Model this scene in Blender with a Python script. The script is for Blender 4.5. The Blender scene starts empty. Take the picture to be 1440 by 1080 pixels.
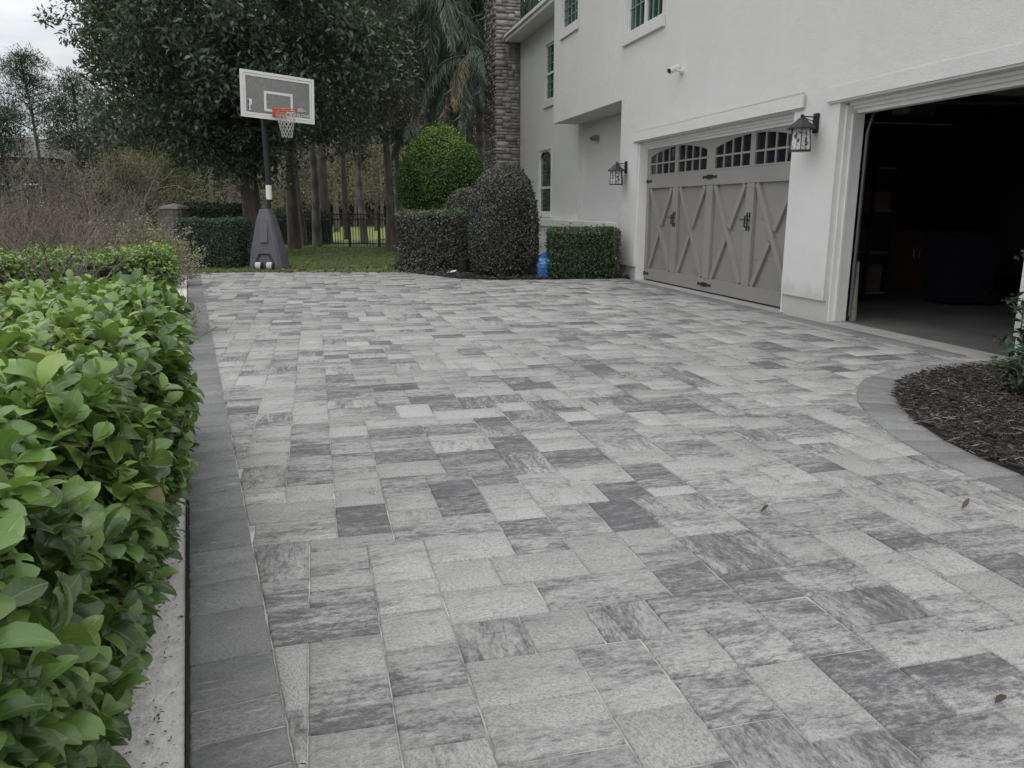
import bpy, bmesh, math, random
import numpy as np
from mathutils import Vector, Matrix
random.seed(7); rng = np.random.default_rng(11)
S = bpy.context.scene; C = S.collection
R = math.radians; PI = math.pi

# ------------------------------------------------------------------ helpers
def put(o, parent=None):
    C.objects.link(o)
    if parent is not None: o.parent = parent
    return o
def tag(o, label=None, cat=None, group=None, kind=None):
    if label: o['label'] = label
    if cat: o['category'] = cat
    if group: o['group'] = group
    if kind: o['kind'] = kind
    return o
def thing(name, label, cat, loc=(0, 0, 0), rz=0, group=None):
    o = put(bpy.data.objects.new(name, None)); o.empty_display_size = .2
    o.location = loc; o.rotation_euler = (0, 0, rz)
    return tag(o, label, cat, group)
def copy_tree(o, parent=None):
    c = o.copy(); C.objects.link(c)
    if parent is not None: c.parent = parent
    for ch in [x for x in C.objects if x.parent == o]: copy_tree(ch, c)
    return c

class MB:
    def __init__(s): s.v = []; s.f = []; s.m = []; s.mi = 0
    def add(s, vs, fs):
        k = len(s.v); s.v += [tuple(v) for v in vs]
        for f in fs: s.f.append([i + k for i in f]); s.m.append(s.mi)
        return s
    def box(s, x0, x1, y0, y1, z0, z1):
        vs = [(x, y, z) for z in (z0, z1) for y in (y0, y1) for x in (x0, x1)]
        return s.add(vs, [(0, 2, 3, 1), (4, 5, 7, 6), (0, 1, 5, 4), (2, 6, 7, 3), (0, 4, 6, 2), (1, 3, 7, 5)])
    def bbox(s, x0, x1, y0, y1, z0, z1, b=.01):
        # chamfered box
        bm = bmesh.new(); bmesh.ops.create_cube(bm, size=1)
        for v in bm.verts:
            v.co = Vector(((x0 + x1) / 2 + v.co.x * (x1 - x0), (y0 + y1) / 2 + v.co.y * (y1 - y0), (z0 + z1) / 2 + v.co.z * (z1 - z0)))
        bmesh.ops.bevel(bm, geom=list(bm.edges), offset=b, segments=2, affect='EDGES')
        bm.verts.index_update(); s.add([v.co[:] for v in bm.verts], [[v.index for v in f.verts] for f in bm.faces]); bm.free()
        return s
    def prism(s, poly, fn, d0, d1):
        # poly: 2-D outline; fn(u,v,d)->xyz
        n = len(poly)
        vs = [fn(u, v, d0) for u, v in poly] + [fn(u, v, d1) for u, v in poly]
        fs = [list(range(n))[::-1], list(range(n, 2 * n))] + [(i, (i + 1) % n, (i + 1) % n + n, i + n) for i in range(n)]
        return s.add(vs, fs)
    def tube(s, pts, rad, n=6, cap=True):
        pts = [Vector(p) for p in pts]
        if not hasattr(rad, '__len__'): rad = [rad] * len(pts)
        k = len(s.v); up = None
        for i, p in enumerate(pts):
            t = (pts[min(i + 1, len(pts) - 1)] - pts[max(i - 1, 0)]).normalized()
            if up is None or abs(up.dot(t)) > .95: up = Vector((0, 0, 1)) if abs(t.z) < .9 else Vector((1, 0, 0))
            a = t.cross(up).normalized(); b = a.cross(t).normalized(); up = b
            for j in range(n):
                q = 2 * PI * j / n; s.v.append(tuple(p + (a * math.cos(q) + b * math.sin(q)) * rad[i]))
        for i in range(len(pts) - 1):
            for j in range(n):
                s.f.append([k + i * n + j, k + i * n + (j + 1) % n, k + (i + 1) * n + (j + 1) % n, k + (i + 1) * n + j]); s.m.append(s.mi)
        if cap:
            e = k + (len(pts) - 1) * n
            s.f.append([k + j for j in range(n)][::-1]); s.m.append(s.mi); s.f.append([e + j for j in range(n)]); s.m.append(s.mi)
        return s
    def lathe(s, prof, c=(0, 0, 0), n=16, ph=0):
        k = len(s.v)
        for r, z in prof:
            for j in range(n):
                q = 2 * PI * j / n + ph; s.v.append((c[0] + r * math.cos(q), c[1] + r * math.sin(q), c[2] + z))
        for i in range(len(prof) - 1):
            for j in range(n):
                s.f.append([k + i * n + j, k + i * n + (j + 1) % n, k + (i + 1) * n + (j + 1) % n, k + (i + 1) * n + j]); s.m.append(s.mi)
        s.f.append([k + j for j in range(n)][::-1]); s.m.append(s.mi)
        e = k + (len(prof) - 1) * n; s.f.append([e + j for j in range(n)]); s.m.append(s.mi)
        return s
    def xf(s, M, k=0):
        s.v = s.v[:k] + [tuple(M @ Vector(v)) for v in s.v[k:]]; return s
    def build(s, name, mats, parent=None, smooth=False, fix=True):
        me = bpy.data.meshes.new(name); me.from_pydata(s.v, [], s.f)
        if not isinstance(mats, (list, tuple)): mats = [mats]
        for m in mats: me.materials.append(m)
        if len(mats) > 1: me.polygons.foreach_set('material_index', s.m)
        if fix:
            bm = bmesh.new(); bm.from_mesh(me); bmesh.ops.recalc_face_normals(bm, faces=bm.faces); bm.to_mesh(me); bm.free()
        if smooth:
            me.polygons.foreach_set('use_smooth', [True] * len(me.polygons))
            try: me.set_sharp_from_angle(angle=R(40))
            except Exception: pass
        return put(bpy.data.objects.new(name, me), parent)

def npmesh(name, V, faces, mats, parent=None, attrs=None, mi=None, smooth=False):
    """V (n,3); faces: list of (m,k) int arrays"""
    me = bpy.data.meshes.new(name)
    me.vertices.add(len(V)); me.vertices.foreach_set('co', np.asarray(V, np.float32).ravel())
    loops = np.concatenate([f.ravel() for f in faces]).astype(np.int32)
    tot = np.concatenate([np.full(len(f), f.shape[1]) for f in faces]).astype(np.int32)
    st = np.concatenate([[0], np.cumsum(tot)[:-1]]).astype(np.int32)
    me.loops.add(len(loops)); me.loops.foreach_set('vertex_index', loops)
    me.polygons.add(len(tot)); me.polygons.foreach_set('loop_start', st); me.polygons.foreach_set('loop_total', tot)
    if not isinstance(mats, (list, tuple)): mats = [mats]
    for m in mats: me.materials.append(m)
    if mi is not None: me.polygons.foreach_set('material_index', np.asarray(mi, np.int32))
    if smooth: me.polygons.foreach_set('use_smooth', np.ones(len(tot), bool))
    for k, a in (attrs or {}).items():
        a = np.asarray(a, np.float32)
        if a.ndim == 1: at = me.attributes.new(k, 'FLOAT', 'POINT'); at.data.foreach_set('value', a)
        else: at = me.attributes.new(k, 'FLOAT_VECTOR', 'POINT'); at.data.foreach_set('vector', a.ravel())
    me.update(calc_edges=True); me.validate()
    return put(bpy.data.objects.new(name, me), parent)

def unit(a): return a / np.maximum(np.linalg.norm(a, axis=-1, keepdims=True), 1e-9)
# leaf templates: (x half-widths -1..1, y 0..1 along, z lift) + faces
def tmpl_big():
    rows = [(0, .10, 0), (.12, .32, .03), (.32, .76, .07), (.54, 1.0, .08), (.76, .86, .05), (.92, .46, 0.), (1, .05, -.04)]
    v = []; f = []
    for y, w, z in rows: v += [(-w, y, z + .07 * w), (0, y, z), (w, y, z + .07 * w)]
    for i in range(len(rows) - 1):
        a = i * 3; f += [(a, a + 1, a + 4, a + 3), (a + 1, a + 2, a + 5, a + 4)]
    return np.array(v), np.array(f)
def tmpl_mid():
    v = [(0, 0, 0), (-1, .5, .10), (0, .5, .03), (1, .5, .10), (0, 1, -.06)]
    return np.array(v, float), np.array([(0, 2, 1), (0, 3, 2), (1, 2, 4), (2, 3, 4)])
def tmpl_small():
    return np.array([(0, 0, 0), (-1, .5, .08), (1, .5, .08), (0, 1, 0)], float), np.array([(0, 2, 1), (1, 2, 3)])
TB, TM, TS = tmpl_big(), tmpl_mid(), tmpl_small()
def leaves(P, D, N, L, W, T, tone, curl=None):
    """-> V, F, attrs"""
    tv, tf = T; n = len(P); k = len(tv)
    D = unit(D); N = unit(N - D * (N * D).sum(1, keepdims=True)); X = np.cross(D, N)
    L = np.broadcast_to(L, n)[:, None]; W = np.broadcast_to(W, n)[:, None]
    y = tv[None, :, 1]; x = tv[None, :, 0]; z = np.repeat(tv[None, :, 2], n, 0)
    if curl is not None: z = z - curl[:, None] * y * y
    V = P[:, None, :] + (L * y)[..., None] * D[:, None, :] + (W * x)[..., None] * X[:, None, :] + (L * z)[..., None] * N[:, None, :]
    F = (tf[None] + (np.arange(n) * k)[:, None, None]).reshape(-1, tf.shape[1])
    return V.reshape(-1, 3), F, dict(tone=np.repeat(tone, k), lx=np.tile(tv[:, 0], n), ly=np.tile(tv[:, 1], n))
def rdir(n): return unit(rng.normal(size=(n, 3)))
def lump(P, f=1.0, seed=0):
    r = np.random.default_rng(seed); o = np.zeros(len(P))
    for i in range(5):
        k = r.normal(size=3) * f * (1.4 ** i); o += np.sin(P @ k + r.uniform(0, 6)) / (1.25 ** i)
    return o / 2.6

# ------------------------------------------------------------------ materials
def lin(r, g, b): return (r, g, b, 1)
class NT:
    def __init__(s, name):
        s.m = bpy.data.materials.new(name); s.m.use_nodes = True; s.t = s.m.node_tree; s.n = s.t.nodes; s.l = s.t.links
        s.bsdf = s.n['Principled BSDF']; s.out = s.n['Material Output']
    def new(s, ty, **kw):
        n = s.n.new(ty)
        for k, v in kw.items(): setattr(n, k, v)
        return n
    def link(s, a, b): s.l.new(a, b)
    def setv(s, sock, v):
        if isinstance(v, bpy.types.NodeSocket): s.l.new(v, sock)
        else: sock.default_value = v
    def math(s, op, a, b=None, c=None, clamp=False):
        n = s.new('ShaderNodeMath', operation=op, use_clamp=clamp); s.setv(n.inputs[0], a)
        if b is not None: s.setv(n.inputs[1], b)
        if c is not None: s.setv(n.inputs[2], c)
        return n.outputs[0]
    def mix(s, f, a, b, mode='MIX'):
        n = s.new('ShaderNodeMix', data_type='RGBA', blend_type=mode); s.setv(n.inputs[0], f); s.setv(n.inputs[6], a); s.setv(n.inputs[7], b); return n.outputs[2]
    def noise(s, vec=None, scale=5, detail=4, rough=.55, dist=0):
        n = s.new('ShaderNodeTexNoise'); n.inputs['Scale'].default_value = scale; n.inputs['Detail'].default_value = detail
        n.inputs['Roughness'].default_value = rough; n.inputs['Distortion'].default_value = dist
        if vec is not None: s.l.new(vec, n.inputs['Vector'])
        return n.outputs['Fac']
    def obj(s): return s.new('ShaderNodeTexCoord').outputs['Object']
    def attr(s, name, out='Fac'): return s.new('ShaderNodeAttribute', attribute_name=name).outputs[out]
    def ramp(s, f, stops, interp='LINEAR'):
        n = s.new('ShaderNodeValToRGB'); n.color_ramp.interpolation = interp; e = n.color_ramp.elements
        while len(e) < len(stops): e.new(.5)
        for i, (p, c) in enumerate(stops): e[i].position = p; e[i].color = c if len(c) == 4 else (*c, 1)
        s.setv(n.inputs[0], f); return n.outputs[0]
    def vscale(s, vec, k):
        n = s.new('ShaderNodeVectorMath', operation='MULTIPLY'); s.l.new(vec, n.inputs[0]); n.inputs[1].default_value = k; return n.outputs[0]
    def bump(s, h, st=.3, dist=.01):
        n = s.new('ShaderNodeBump'); n.inputs['Strength'].default_value = st; n.inputs['Distance'].default_value = dist
        s.l.new(h, n.inputs['Height']); s.l.new(n.outputs[0], s.bsdf.inputs['Normal'])
    def col(s, c): s.setv(s.bsdf.inputs['Base Color'], c)
    def rough(s, r): s.setv(s.bsdf.inputs['Roughness'], r)

def simple(name, c, rough=.6, var=.15, scale=8, bump=0, bscale=40, metal=0, spec=.5):
    t = NT(name); v = t.obj(); n = t.noise(v, scale, 5)
    a = tuple(x * (1 - var) for x in c); b = tuple(min(1, x * (1 + var)) for x in c)
    t.col(t.ramp(n, [(.3, a), (.7, b)])); t.rough(rough); t.bsdf.inputs['Metallic'].default_value = metal
    t.bsdf.inputs['Specular IOR Level'].default_value = spec
    if bump: t.bump(t.noise(v, bscale, 5), bump, .01)
    return t.m
def leafmat(name, stops, rough=.45, spec=.4, trans=.18, vein=0, under=None):
    t = NT(name); c = t.ramp(t.attr('tone'), stops)
    nz = t.noise(t.obj(), 6, 3); c = t.mix(.35, c, t.ramp(nz, [(.3, (.55, .55, .55)), (.7, (1, 1, 1))]), 'MULTIPLY')
    if vein:
        ax = t.math('ABSOLUTE', t.attr('lx'))
        mid = t.math('SMOOTH_MIN', t.math('MULTIPLY', ax, 12), 1, .2, clamp=True)
        side = t.math('SINE', t.math('ADD', t.math('MULTIPLY', t.attr('ly'), 46), t.math('MULTIPLY', ax, -9)))
        side = t.math('GREATER_THAN', side, .86)
        lite = t.math('MAXIMUM', t.math('SUBTRACT', 1, mid), t.math('MULTIPLY', side, .18))
        c = t.mix(t.math('MULTIPLY', lite, vein), c, (.26, .36, .12, 1))
        t.bump(t.math('SUBTRACT', t.noise(t.obj(), 60, 3), lite), .25, .004)
    if under:
        g = t.new('ShaderNodeNewGeometry'); c = t.mix(g.outputs['Backfacing'], c, under)
    t.col(c); t.rough(rough); t.bsdf.inputs['Specular IOR Level'].default_value = spec
    if trans:
        tr = t.new('ShaderNodeBsdfTranslucent'); t.setv(tr.inputs[0], t.mix(.5, c, (.25, .4, .05, 1), 'MIX') if not under else c)
        mx = t.new('ShaderNodeMixShader'); mx.inputs[0].default_value = trans
        t.link(t.bsdf.outputs[0], mx.inputs[1]); t.link(tr.outputs[0], mx.inputs[2]); t.link(mx.outputs[0], t.out.inputs[0])
    return t.m
def barkmat(name, a, b, zs=.18, scale=9, rings=0):
    t = NT(name); v = t.vscale(t.obj(), (1, 1, zs)); n = t.noise(v, scale, 6, .65)
    n2 = t.noise(t.obj(), 1.5, 3)
    if rings:
        w = t.new('ShaderNodeTexWave', wave_type='BANDS', bands_direction='Z'); w.inputs['Scale'].default_value = rings; w.inputs['Distortion'].default_value = 3; w.inputs['Detail'].default_value = 2
        n = t.math('ADD', t.math('MULTIPLY', n, .7), t.math('MULTIPLY', w.outputs['Fac'], .3))
    c = t.ramp(n, [(.32, a), (.68, b)]); c = t.mix(.5, c, t.ramp(n2, [(.35, (.5, .5, .5)), (.65, (1, 1, 1))]), 'MULTIPLY')
    t.col(c); t.rough(.9); t.bump(n, .8, .03); return t.m

M = {}
def stucco():
    t = NT('painted_stucco'); v = t.obj(); n = t.noise(v, .9, 6, .6); st = t.noise(t.vscale(v, (1.6, 1.6, .12)), 1.3, 5, .6)
    c = t.ramp(n, [(.3, (.71, .70, .68)), (.7, (.77, .76, .74))])
    c = t.mix(t.math('MULTIPLY', t.ramp(st, [(.55, (0, 0, 0)), (.8, (1, 1, 1))]), .14), c, (.58, .57, .55, 1))
    sx = t.new('ShaderNodeSeparateXYZ'); t.link(v, sx.inputs[0]); sp = t.math('ADD', sx.outputs[2], t.math('MULTIPLY', t.noise(v, 5, 5, .7), -.55))
    c = t.mix(t.math('MULTIPLY', t.ramp(sp, [(-.0, (1, 1, 1)), (.16, (0, 0, 0))]), .38), c, (.40, .375, .34, 1))
    ck = t.noise(v, .8, 5, .6, 1.5); ck = t.math('LESS_THAN', t.math('ABSOLUTE', t.math('SUBTRACT', ck, .47)), .0011); ck = t.math('MULTIPLY', ck, t.math('GREATER_THAN', t.noise(v, .5, 1), .52))
    c = t.mix(t.math('MULTIPLY', ck, .22), c, (.35, .34, .33, 1))
    t.col(c); t.rough(.88); t.bump(t.math('ADD', t.noise(v, 55, 5, .65), t.math('MULTIPLY', t.noise(v, 6, 4), 1.8)), .38, .016); return t.m
M['stucco'] = stucco()
M['trim'] = simple('white_trim_paint', (.80, .80, .78), .6, .05, 3, .12, 70)
M['soffit'] = simple('soffit_paint', (.62, .62, .61), .7, .06, 3)
M['vinyl'] = simple('window_frame_vinyl', (.78, .80, .80), .4, .03, 3)
M['door_grey'] = simple('garage_door_taupe', (.295, .283, .268), .5, .06, 1.6, .08, 90)
M['door_panel'] = simple('garage_door_panel_taupe', (.265, .255, .243), .5, .07, 1.3, .1, 90)
M['iron'] = simple('black_iron', (.016, .016, .018), .45, .3, 30, .15, 60)
M['lantern_metal'] = simple('lantern_metal', (.028, .028, .032), .5, .25, 30, .1, 60)
M['concrete'] = simple('pale_concrete', (.36, .35, .335), .9, .16, 4, .25, 50)
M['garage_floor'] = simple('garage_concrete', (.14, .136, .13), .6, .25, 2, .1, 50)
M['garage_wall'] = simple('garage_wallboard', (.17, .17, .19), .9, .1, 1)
M['roof'] = simple('roof_shingle', (.07, .065, .06), .9, .3, 14, .3, 30)
M['white_plastic'] = simple('white_plastic', (.70, .70, .68), .45, .04, 6)
M['black_plastic'] = simple('black_plastic', (.02, .02, .022), .4, .2, 10)
def glassmat(name, c, rough=.03):
    t = NT(name); n = t.noise(t.obj(), 1.4, 3); t.col(t.ramp(n, [(.35, tuple(x * .5 for x in c)), (.65, c)])); t.rough(rough)
    t.bsdf.inputs['Specular IOR Level'].default_value = .9; t.bump(t.noise(t.obj(), 2.5, 2), .04, .02); return t.m
M['muntin'] = simple('muntin_grey_green', (.30, .36, .34), .5)
M['pane'] = glassmat('window_glass', (.035, .085, .068)); M['dpane'] = glassmat('garage_window_glass', (.02, .022, .03))

# pavers ---------------------------------------------------------------
def paver_mat(name, light, dark, border=False):
    t = NT(name); pv = t.attr('pv', 'Vector'); tone = t.attr('tone')
    a = t.noise(t.vscale(pv, (1.7, 6.5, 1)), 1, 4, .6, .35)
    b = t.noise(t.vscale(pv, (9, 34, 1)), 1, 5, .7, .4)
    f = t.noise(t.vscale(pv, (95, 150, 1)), 1, 4, .8)
    cl = t.noise(t.vscale(pv, (2.6, 4.2, 1)), 1, 2, .5, .8)
    g2 = t.noise(t.vscale(pv, (30, 60, 1)), 1, 5, .8)
    sm = t.math('ADD', t.math('ADD', t.math('MULTIPLY', a, .42), t.math('MULTIPLY', b, .32)), t.math('ADD', t.math('MULTIPLY', f, .55), t.math('MULTIPLY', g2, .50)))
    thr = t.math('SUBTRACT', 1.005, t.math('MULTIPLY', tone, .28))
    d = t.math('MULTIPLY', t.math('SUBTRACT', sm, thr), 6.0 if not border else 3.4, clamp=True)
    d = t.math('SMOOTH_MIN', d, t.math('ADD', .62, t.math('MULTIPLY', g2, .5)), .2)
    spk = t.ramp(f, [(.36, (.42, .42, .42)), (.5, (.95, .95, .95)), (.64, (1.26, 1.26, 1.26))])
    lv = t.attr('lite'); base = t.mix(lv, tuple(x * .76 for x in light[:3]) + (1,), light)
    c = t.mix(d, base, dark); c = t.mix(.85, c, spk, 'MULTIPLY')
    lm = t.math('GREATER_THAN', t.noise(t.vscale(pv, (4.0, 4.0, 1.3)), 1, 1), .54)
    vo = t.new('ShaderNodeTexVoronoi', feature='DISTANCE_TO_EDGE'); vo.inputs['Scale'].default_value = 1; wv = t.new('ShaderNodeVectorMath', operation='ADD'); t.link(t.vscale(pv, (3.0, 5.5, 1)), wv.inputs[0])
    nzv = t.new('ShaderNodeTexNoise'); nzv.inputs['Scale'].default_value = 1; nzv.inputs['Detail'].default_value = 4; t.link(t.vscale(pv, (9, 9, 1)), nzv.inputs['Vector']); t.link(t.vscale(nzv.outputs['Color'], (.35, .35, 0)), wv.inputs[1]); t.link(wv.outputs[0], vo.inputs['Vector'])
    line = t.math('LESS_THAN', vo.outputs['Distance'], .0075)
    line = t.math('MULTIPLY', t.math('MULTIPLY', line, lm), t.math('GREATER_THAN', tone, .55 if not border else 2))
    c = t.mix(t.math('MULTIPLY', line, .42), c, tuple(x * .6 for x in dark[:3]) + (1,))
    wn = t.noise(t.obj(), .5, 4, .6); c = t.mix(.35, c, t.ramp(wn, [(.35, (.82, .82, .82)), (.65, (1.1, 1.1, 1.1))]), 'MULTIPLY')
    # pale efflorescence flecks
    ef = t.noise(t.vscale(pv, (7, 38, 1)), 1, 4, .6); ef = t.ramp(ef, [(.64, (0, 0, 0)), (.70, (1, 1, 1))])
    c = t.mix(t.math('MULTIPLY', ef, .5 if border else .3), c, (.46, .46, .45, 1))
    t.col(c); t.rough(t.ramp(f, [(.3, (.72,) * 3), (.7, (.92,) * 3)]))
    h = t.math('ADD', t.math('ADD', t.math('MULTIPLY', f, .6), t.math('MULTIPLY', b, .9)), t.math('MULTIPLY', cl, 1.2))
    h = t.math('SUBTRACT', h, t.math('MULTIPLY', line, .35)); t.bump(h, .55, .006); return t.m
M['paver'] = paver_mat('grey_blend_paver', (.45, .446, .436, 1), (.085, .084, .092, 1))
M['paver_dark'] = paver_mat('charcoal_border_paver', (.265, .265, .265, 1), (.14, .14, .145, 1), True)
M['joint'] = simple('joint_sand', (.38, .372, .36), .95, .5, 5, .3, 200)
M['gap_shade'] = simple('gap_shade_black', (.02, .02, .02), .8)  # black that paints the shade in the gap along the border

TH = R(14.1103); HR = -PI / 2 + TH              # the house's facade runs along this
OX, OY = 2.45984, 14.71881
AX = np.array([math.sin(TH), -math.cos(TH)]); IN = np.array([math.cos(TH), math.sin(TH)])
def hw(s, d): return np.array([OX, OY]) + AX * s + IN * d
def to_h(p): q = np.asarray(p) - np.array([OX, OY]); return q @ AX, q @ IN

# ------------------------------------------------------------------ driveway
B0 = np.array([-.80, 1.66]); BD = unit(np.array([[-5.99, 14.67]]))[0]; BN = np.array([BD[1], -BD[0]])   # border line, normal points right
BW = .245
def bez(pts, n=14):
    out = []; P = [np.array(p) for p in pts]
    for i in range(len(P) - 1):
        p0 = P[max(i - 1, 0)]; p1 = P[i]; p2 = P[i + 1]; p3 = P[min(i + 2, len(P) - 1)]
        for j in range(n):
            t = j / n; out.append(.5 * ((2 * p1) + (-p0 + p2) * t + (2 * p0 - 5 * p1 + 4 * p2 - p3) * t * t + (-p0 + 3 * p1 - 3 * p2 + p3) * t ** 3))
    out.append(P[-1]); return np.array(out)
BED = bez([(4.15, -2.2), (3.55, 0.0), (3.02, 1.7), (2.66, 2.75), (2.42, 3.55), (2.31, 4.25), (2.36, 4.9), (2.52, 5.5), (2.82, 6.08), (3.35, 6.55), (4.1, 6.82), (4.6, 6.93), (5.4, 7.05)])
_bt = np.gradient(BED, axis=0); _bt = unit(_bt); BEDN = np.stack([_bt[:, 1], -_bt[:, 0]], 1)   # right-hand normal -> into the bed
BED_IN = BED + BEDN * .27
FAR = [(-7.2, 16.72), (-6.5, 16.6), (-4.6, 16.78), (-2.15, 16.75), (-1.75, 16.1), (-1.1, 15.25), (-.3, 14.93), (.5, 14.95), (1.4, 15.15), (2.05, 15.2)]

def clip(poly, p, n):   # keep side where (x-p).n >= 0
    out = []; m = len(poly)
    for i in range(m):
        a, b = poly[i], poly[(i + 1) % m]; da, db = (a - p) @ n, (b - p) @ n
        if da >= 0: out.append(a)
        if (da >= 0) != (db >= 0): out.append(a + (b - a) * (da / (da - db)))
    return out
def area(p):
    p = np.array(p); x, y = p[:, 0], p[:, 1]; return .5 * np.sum(x * np.roll(y, -1) - y * np.roll(x, -1))

class Stones:
    def __init__(s): s.V = []; s.F = {}; s.pv = []; s.tone = []; s.lite = []
    def add(s, poly, axis, tone, lite, z=0, gap=.0017, bev=.006, depth=.03, jit=0, sub=1):
        """poly: outline (ccw) in world xy; axis: streak direction"""
        if len(poly) < 3: return
        if area(poly) < 0: poly = poly[::-1]
        if area(poly) < .0003: return
        def inset(pl, g):
            m = len(pl); out = []
            for i in range(m):
                a, b, c = pl[i - 1], pl[i], pl[(i + 1) % m]
                e1 = unit((b - a)[None])[0]; e2 = unit((c - b)[None])[0]
                n1 = np.array([-e1[1], e1[0]]); n2 = np.array([-e2[1], e2[0]]); k = 1 + n1 @ n2
                if k < .25: k = .25
                out.append(b + (n1 + n2) / k * g)
            return out
        pl = [p for i, p in enumerate(poly) if np.linalg.norm(p - poly[i - 1]) > .004]
        if len(pl) < 3: return
        if sub > 1:
            q = []
            for i in range(len(pl)):
                a, b = pl[i], pl[(i + 1) % len(pl)]
                for j in range(sub): q.append(a + (b - a) * j / sub)
            pl = q
        o = inset(pl, gap); t = inset(pl, gap + bev); m = len(o)
        if area(t) <= 0: return
        if jit:
            o = [p + rng.normal(size=2) * jit for p in o]; t = [p + rng.normal(size=2) * jit for p in t]
        k = len(s.V); c = np.mean(t, 0); tilt = rng.normal(size=2) * .0014
        zz = [z + (p - c) @ tilt for p in t]
        V = [(*p, z - depth) for p in o] + [(*p, zz[i] - .0048 - (abs(rng.normal()) * jit * .8 if jit else 0)) for i, p in enumerate(o)] + [(*p, zz[i]) for i, p in enumerate(t)]
        s.V += V; seed = random.uniform(0, 400); ax = np.array(axis); ay = np.array([-ax[1], ax[0]])
        for p in V: d = np.array(p[:2]) - c; s.pv.append((d @ ax + seed * 1.7, d @ ay + seed * .6, seed))
        s.tone += [tone] * len(V); s.lite += [lite] * len(V)
        for a in (0, m):
            for i in range(m): s.F.setdefault(4, []).append((k + a + i, k + a + (i + 1) % m, k + a + m + (i + 1) % m, k + a + m + i))
        s.F.setdefault(m if m != 4 else 4, []).append(tuple(k + 2 * m + i for i in range(m)))
    def build(s, name, mat, parent):
        return npmesh(name, np.array(s.V), [np.array(v) for v in s.F.values()], mat, parent, dict(pv=np.array(s.pv), tone=s.tone, lite=s.lite))

drive = put(bpy.data.objects.new('driveway', None)); tag(drive, kind='structure'); drive['label'] = 'grey paver driveway with charcoal border'
U = .115
def pack(s0, s1, d0, d1):
    ns, nd = int((s1 - s0) / U), int((d1 - d0) / U); used = np.zeros((ns, nd), bool); out = []
    for i in range(ns):
        for j in range(nd):
            if used[i, j]: continue
            for (a, b) in random.choices([[(2, 2)], [(2, 3)], [(3, 2)], [(3, 3)], [(2, 4)], [(1, 2)]], [34, 36, 17, 2, 2, 12])[0:1][0] + [(2, 2), (2, 1), (1, 2), (1, 1)]:
                if i + a <= ns and j + b <= nd and not used[i:i + a, j:j + b].any():
                    # avoid leaving a one-unit sliver beside the stone
                    if j + b < nd and (j + b + 1 >= nd or used[i, j + b + 1] if j + b + 1 < nd else True) and not used[i, j + b] and b < 4 and not used[i:i + a, j + b].any(): b += 1
                    used[i:i + a, j:j + b] = True; out.append((s0 + i * U, s0 + (i + a) * U, d0 + j * U, d0 + (j + b) * U)); break
    return out
st = Stones()
LB = B0 + BN * BW
for (a0, a1, d0, d1) in pack(-5.2, 17.0, -10.2, 4.0):
    poly = [hw(a0, d0), hw(a1, d0), hw(a1, d1), hw(a0, d1)]; c = np.mean(poly, 0)
    if c[1] < -2.0 or (c - LB) @ BN < -.4: continue
    poly = clip(poly, LB, BN)
    if len(poly) < 3: continue
    # right: bed curve, house aprons
    dm = np.linalg.norm(BED - c, axis=1); k = int(dm.argmin())
    if (c - BED[k]) @ BEDN[k] > .3 : continue
    if dm[k] < .6: poly = clip(poly, BED[k], -BEDN[k])
    if len(poly) < 3: continue
    s_, d_ = to_h(c)
    lim = -.34
    if d_ > lim + .3: continue
    poly = clip(poly, hw(0, lim), -IN)
    if len(poly) < 3: continue
    skip = False
    for i in range(len(FAR) - 1):
        p, q = np.array(FAR[i]), np.array(FAR[i + 1])
        if p[0] - .2 <= c[0] <= q[0] + .2:
            e = q - p; n = np.array([e[1], -e[0]]); n /= np.linalg.norm(n)
            if (c - p) @ n < -.35: skip = True; break
            if p[0] <= c[0] <= q[0] or abs((c - p) @ n) < .4: poly = clip(poly, p, n)
            if len(poly) < 3: skip = True; break
    if skip or c[1] > 16.9: continue
    near = c[1] < 5.5
    u = random.random(); tone = random.gauss(.47, .19) if u < .94 else random.gauss(.74, .10)
    tone = min(1, max(0, tone)); ax = AX if random.random() < .25 else IN
    st.add(poly, ax, tone, random.random() ** .8, z=random.gauss(0, .0013), jit=.0011 if near else 0, sub=5 if near else 1)
st.build('paver_field', M['paver'], drive)
# border courses
bs = Stones()
y = -3.0
while y < 16.6:
    w = random.choice([.15, .235, .235, .31]); p = B0 + BD * (y - .1)
    poly = [p, p + BN * BW, p + BD * w + BN * BW, p + BD * w]
    near = p[1] < 6
    bs.add(poly, BN, min(1, max(0, random.gauss(.5, .2))), random.random(), z=.002 + random.gauss(0, .001), gap=.0026, bev=.006, depth=.05, jit=.0012 if near else 0, sub=6 if near else 1)
    y += w
acc = 0; last = 0; seg = np.concatenate([[0], np.cumsum(np.linalg.norm(np.diff(BED, axis=0), axis=1))])
def bedpt(t, arr): return np.array([np.interp(t, seg, arr[:, 0]), np.interp(t, seg, arr[:, 1])])
t = 0
while t < seg[-1] - .3:
    w = random.choice([.16, .2, .235])
    poly = [bedpt(t, BED), bedpt(t + w, BED), bedpt(t + w, BED_IN), bedpt(t, BED_IN)]; c = np.mean(poly, 0)
    s_, d_ = to_h(c)
    if d_ < -.02:
        bs.add(poly, unit((poly[3] - poly[0])[None])[0], min(1, max(0, random.gauss(.45, .2))), random.random(), z=.003 + random.gauss(0, .001), gap=.002, depth=.06, jit=.001, sub=4)
    t += w
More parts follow.
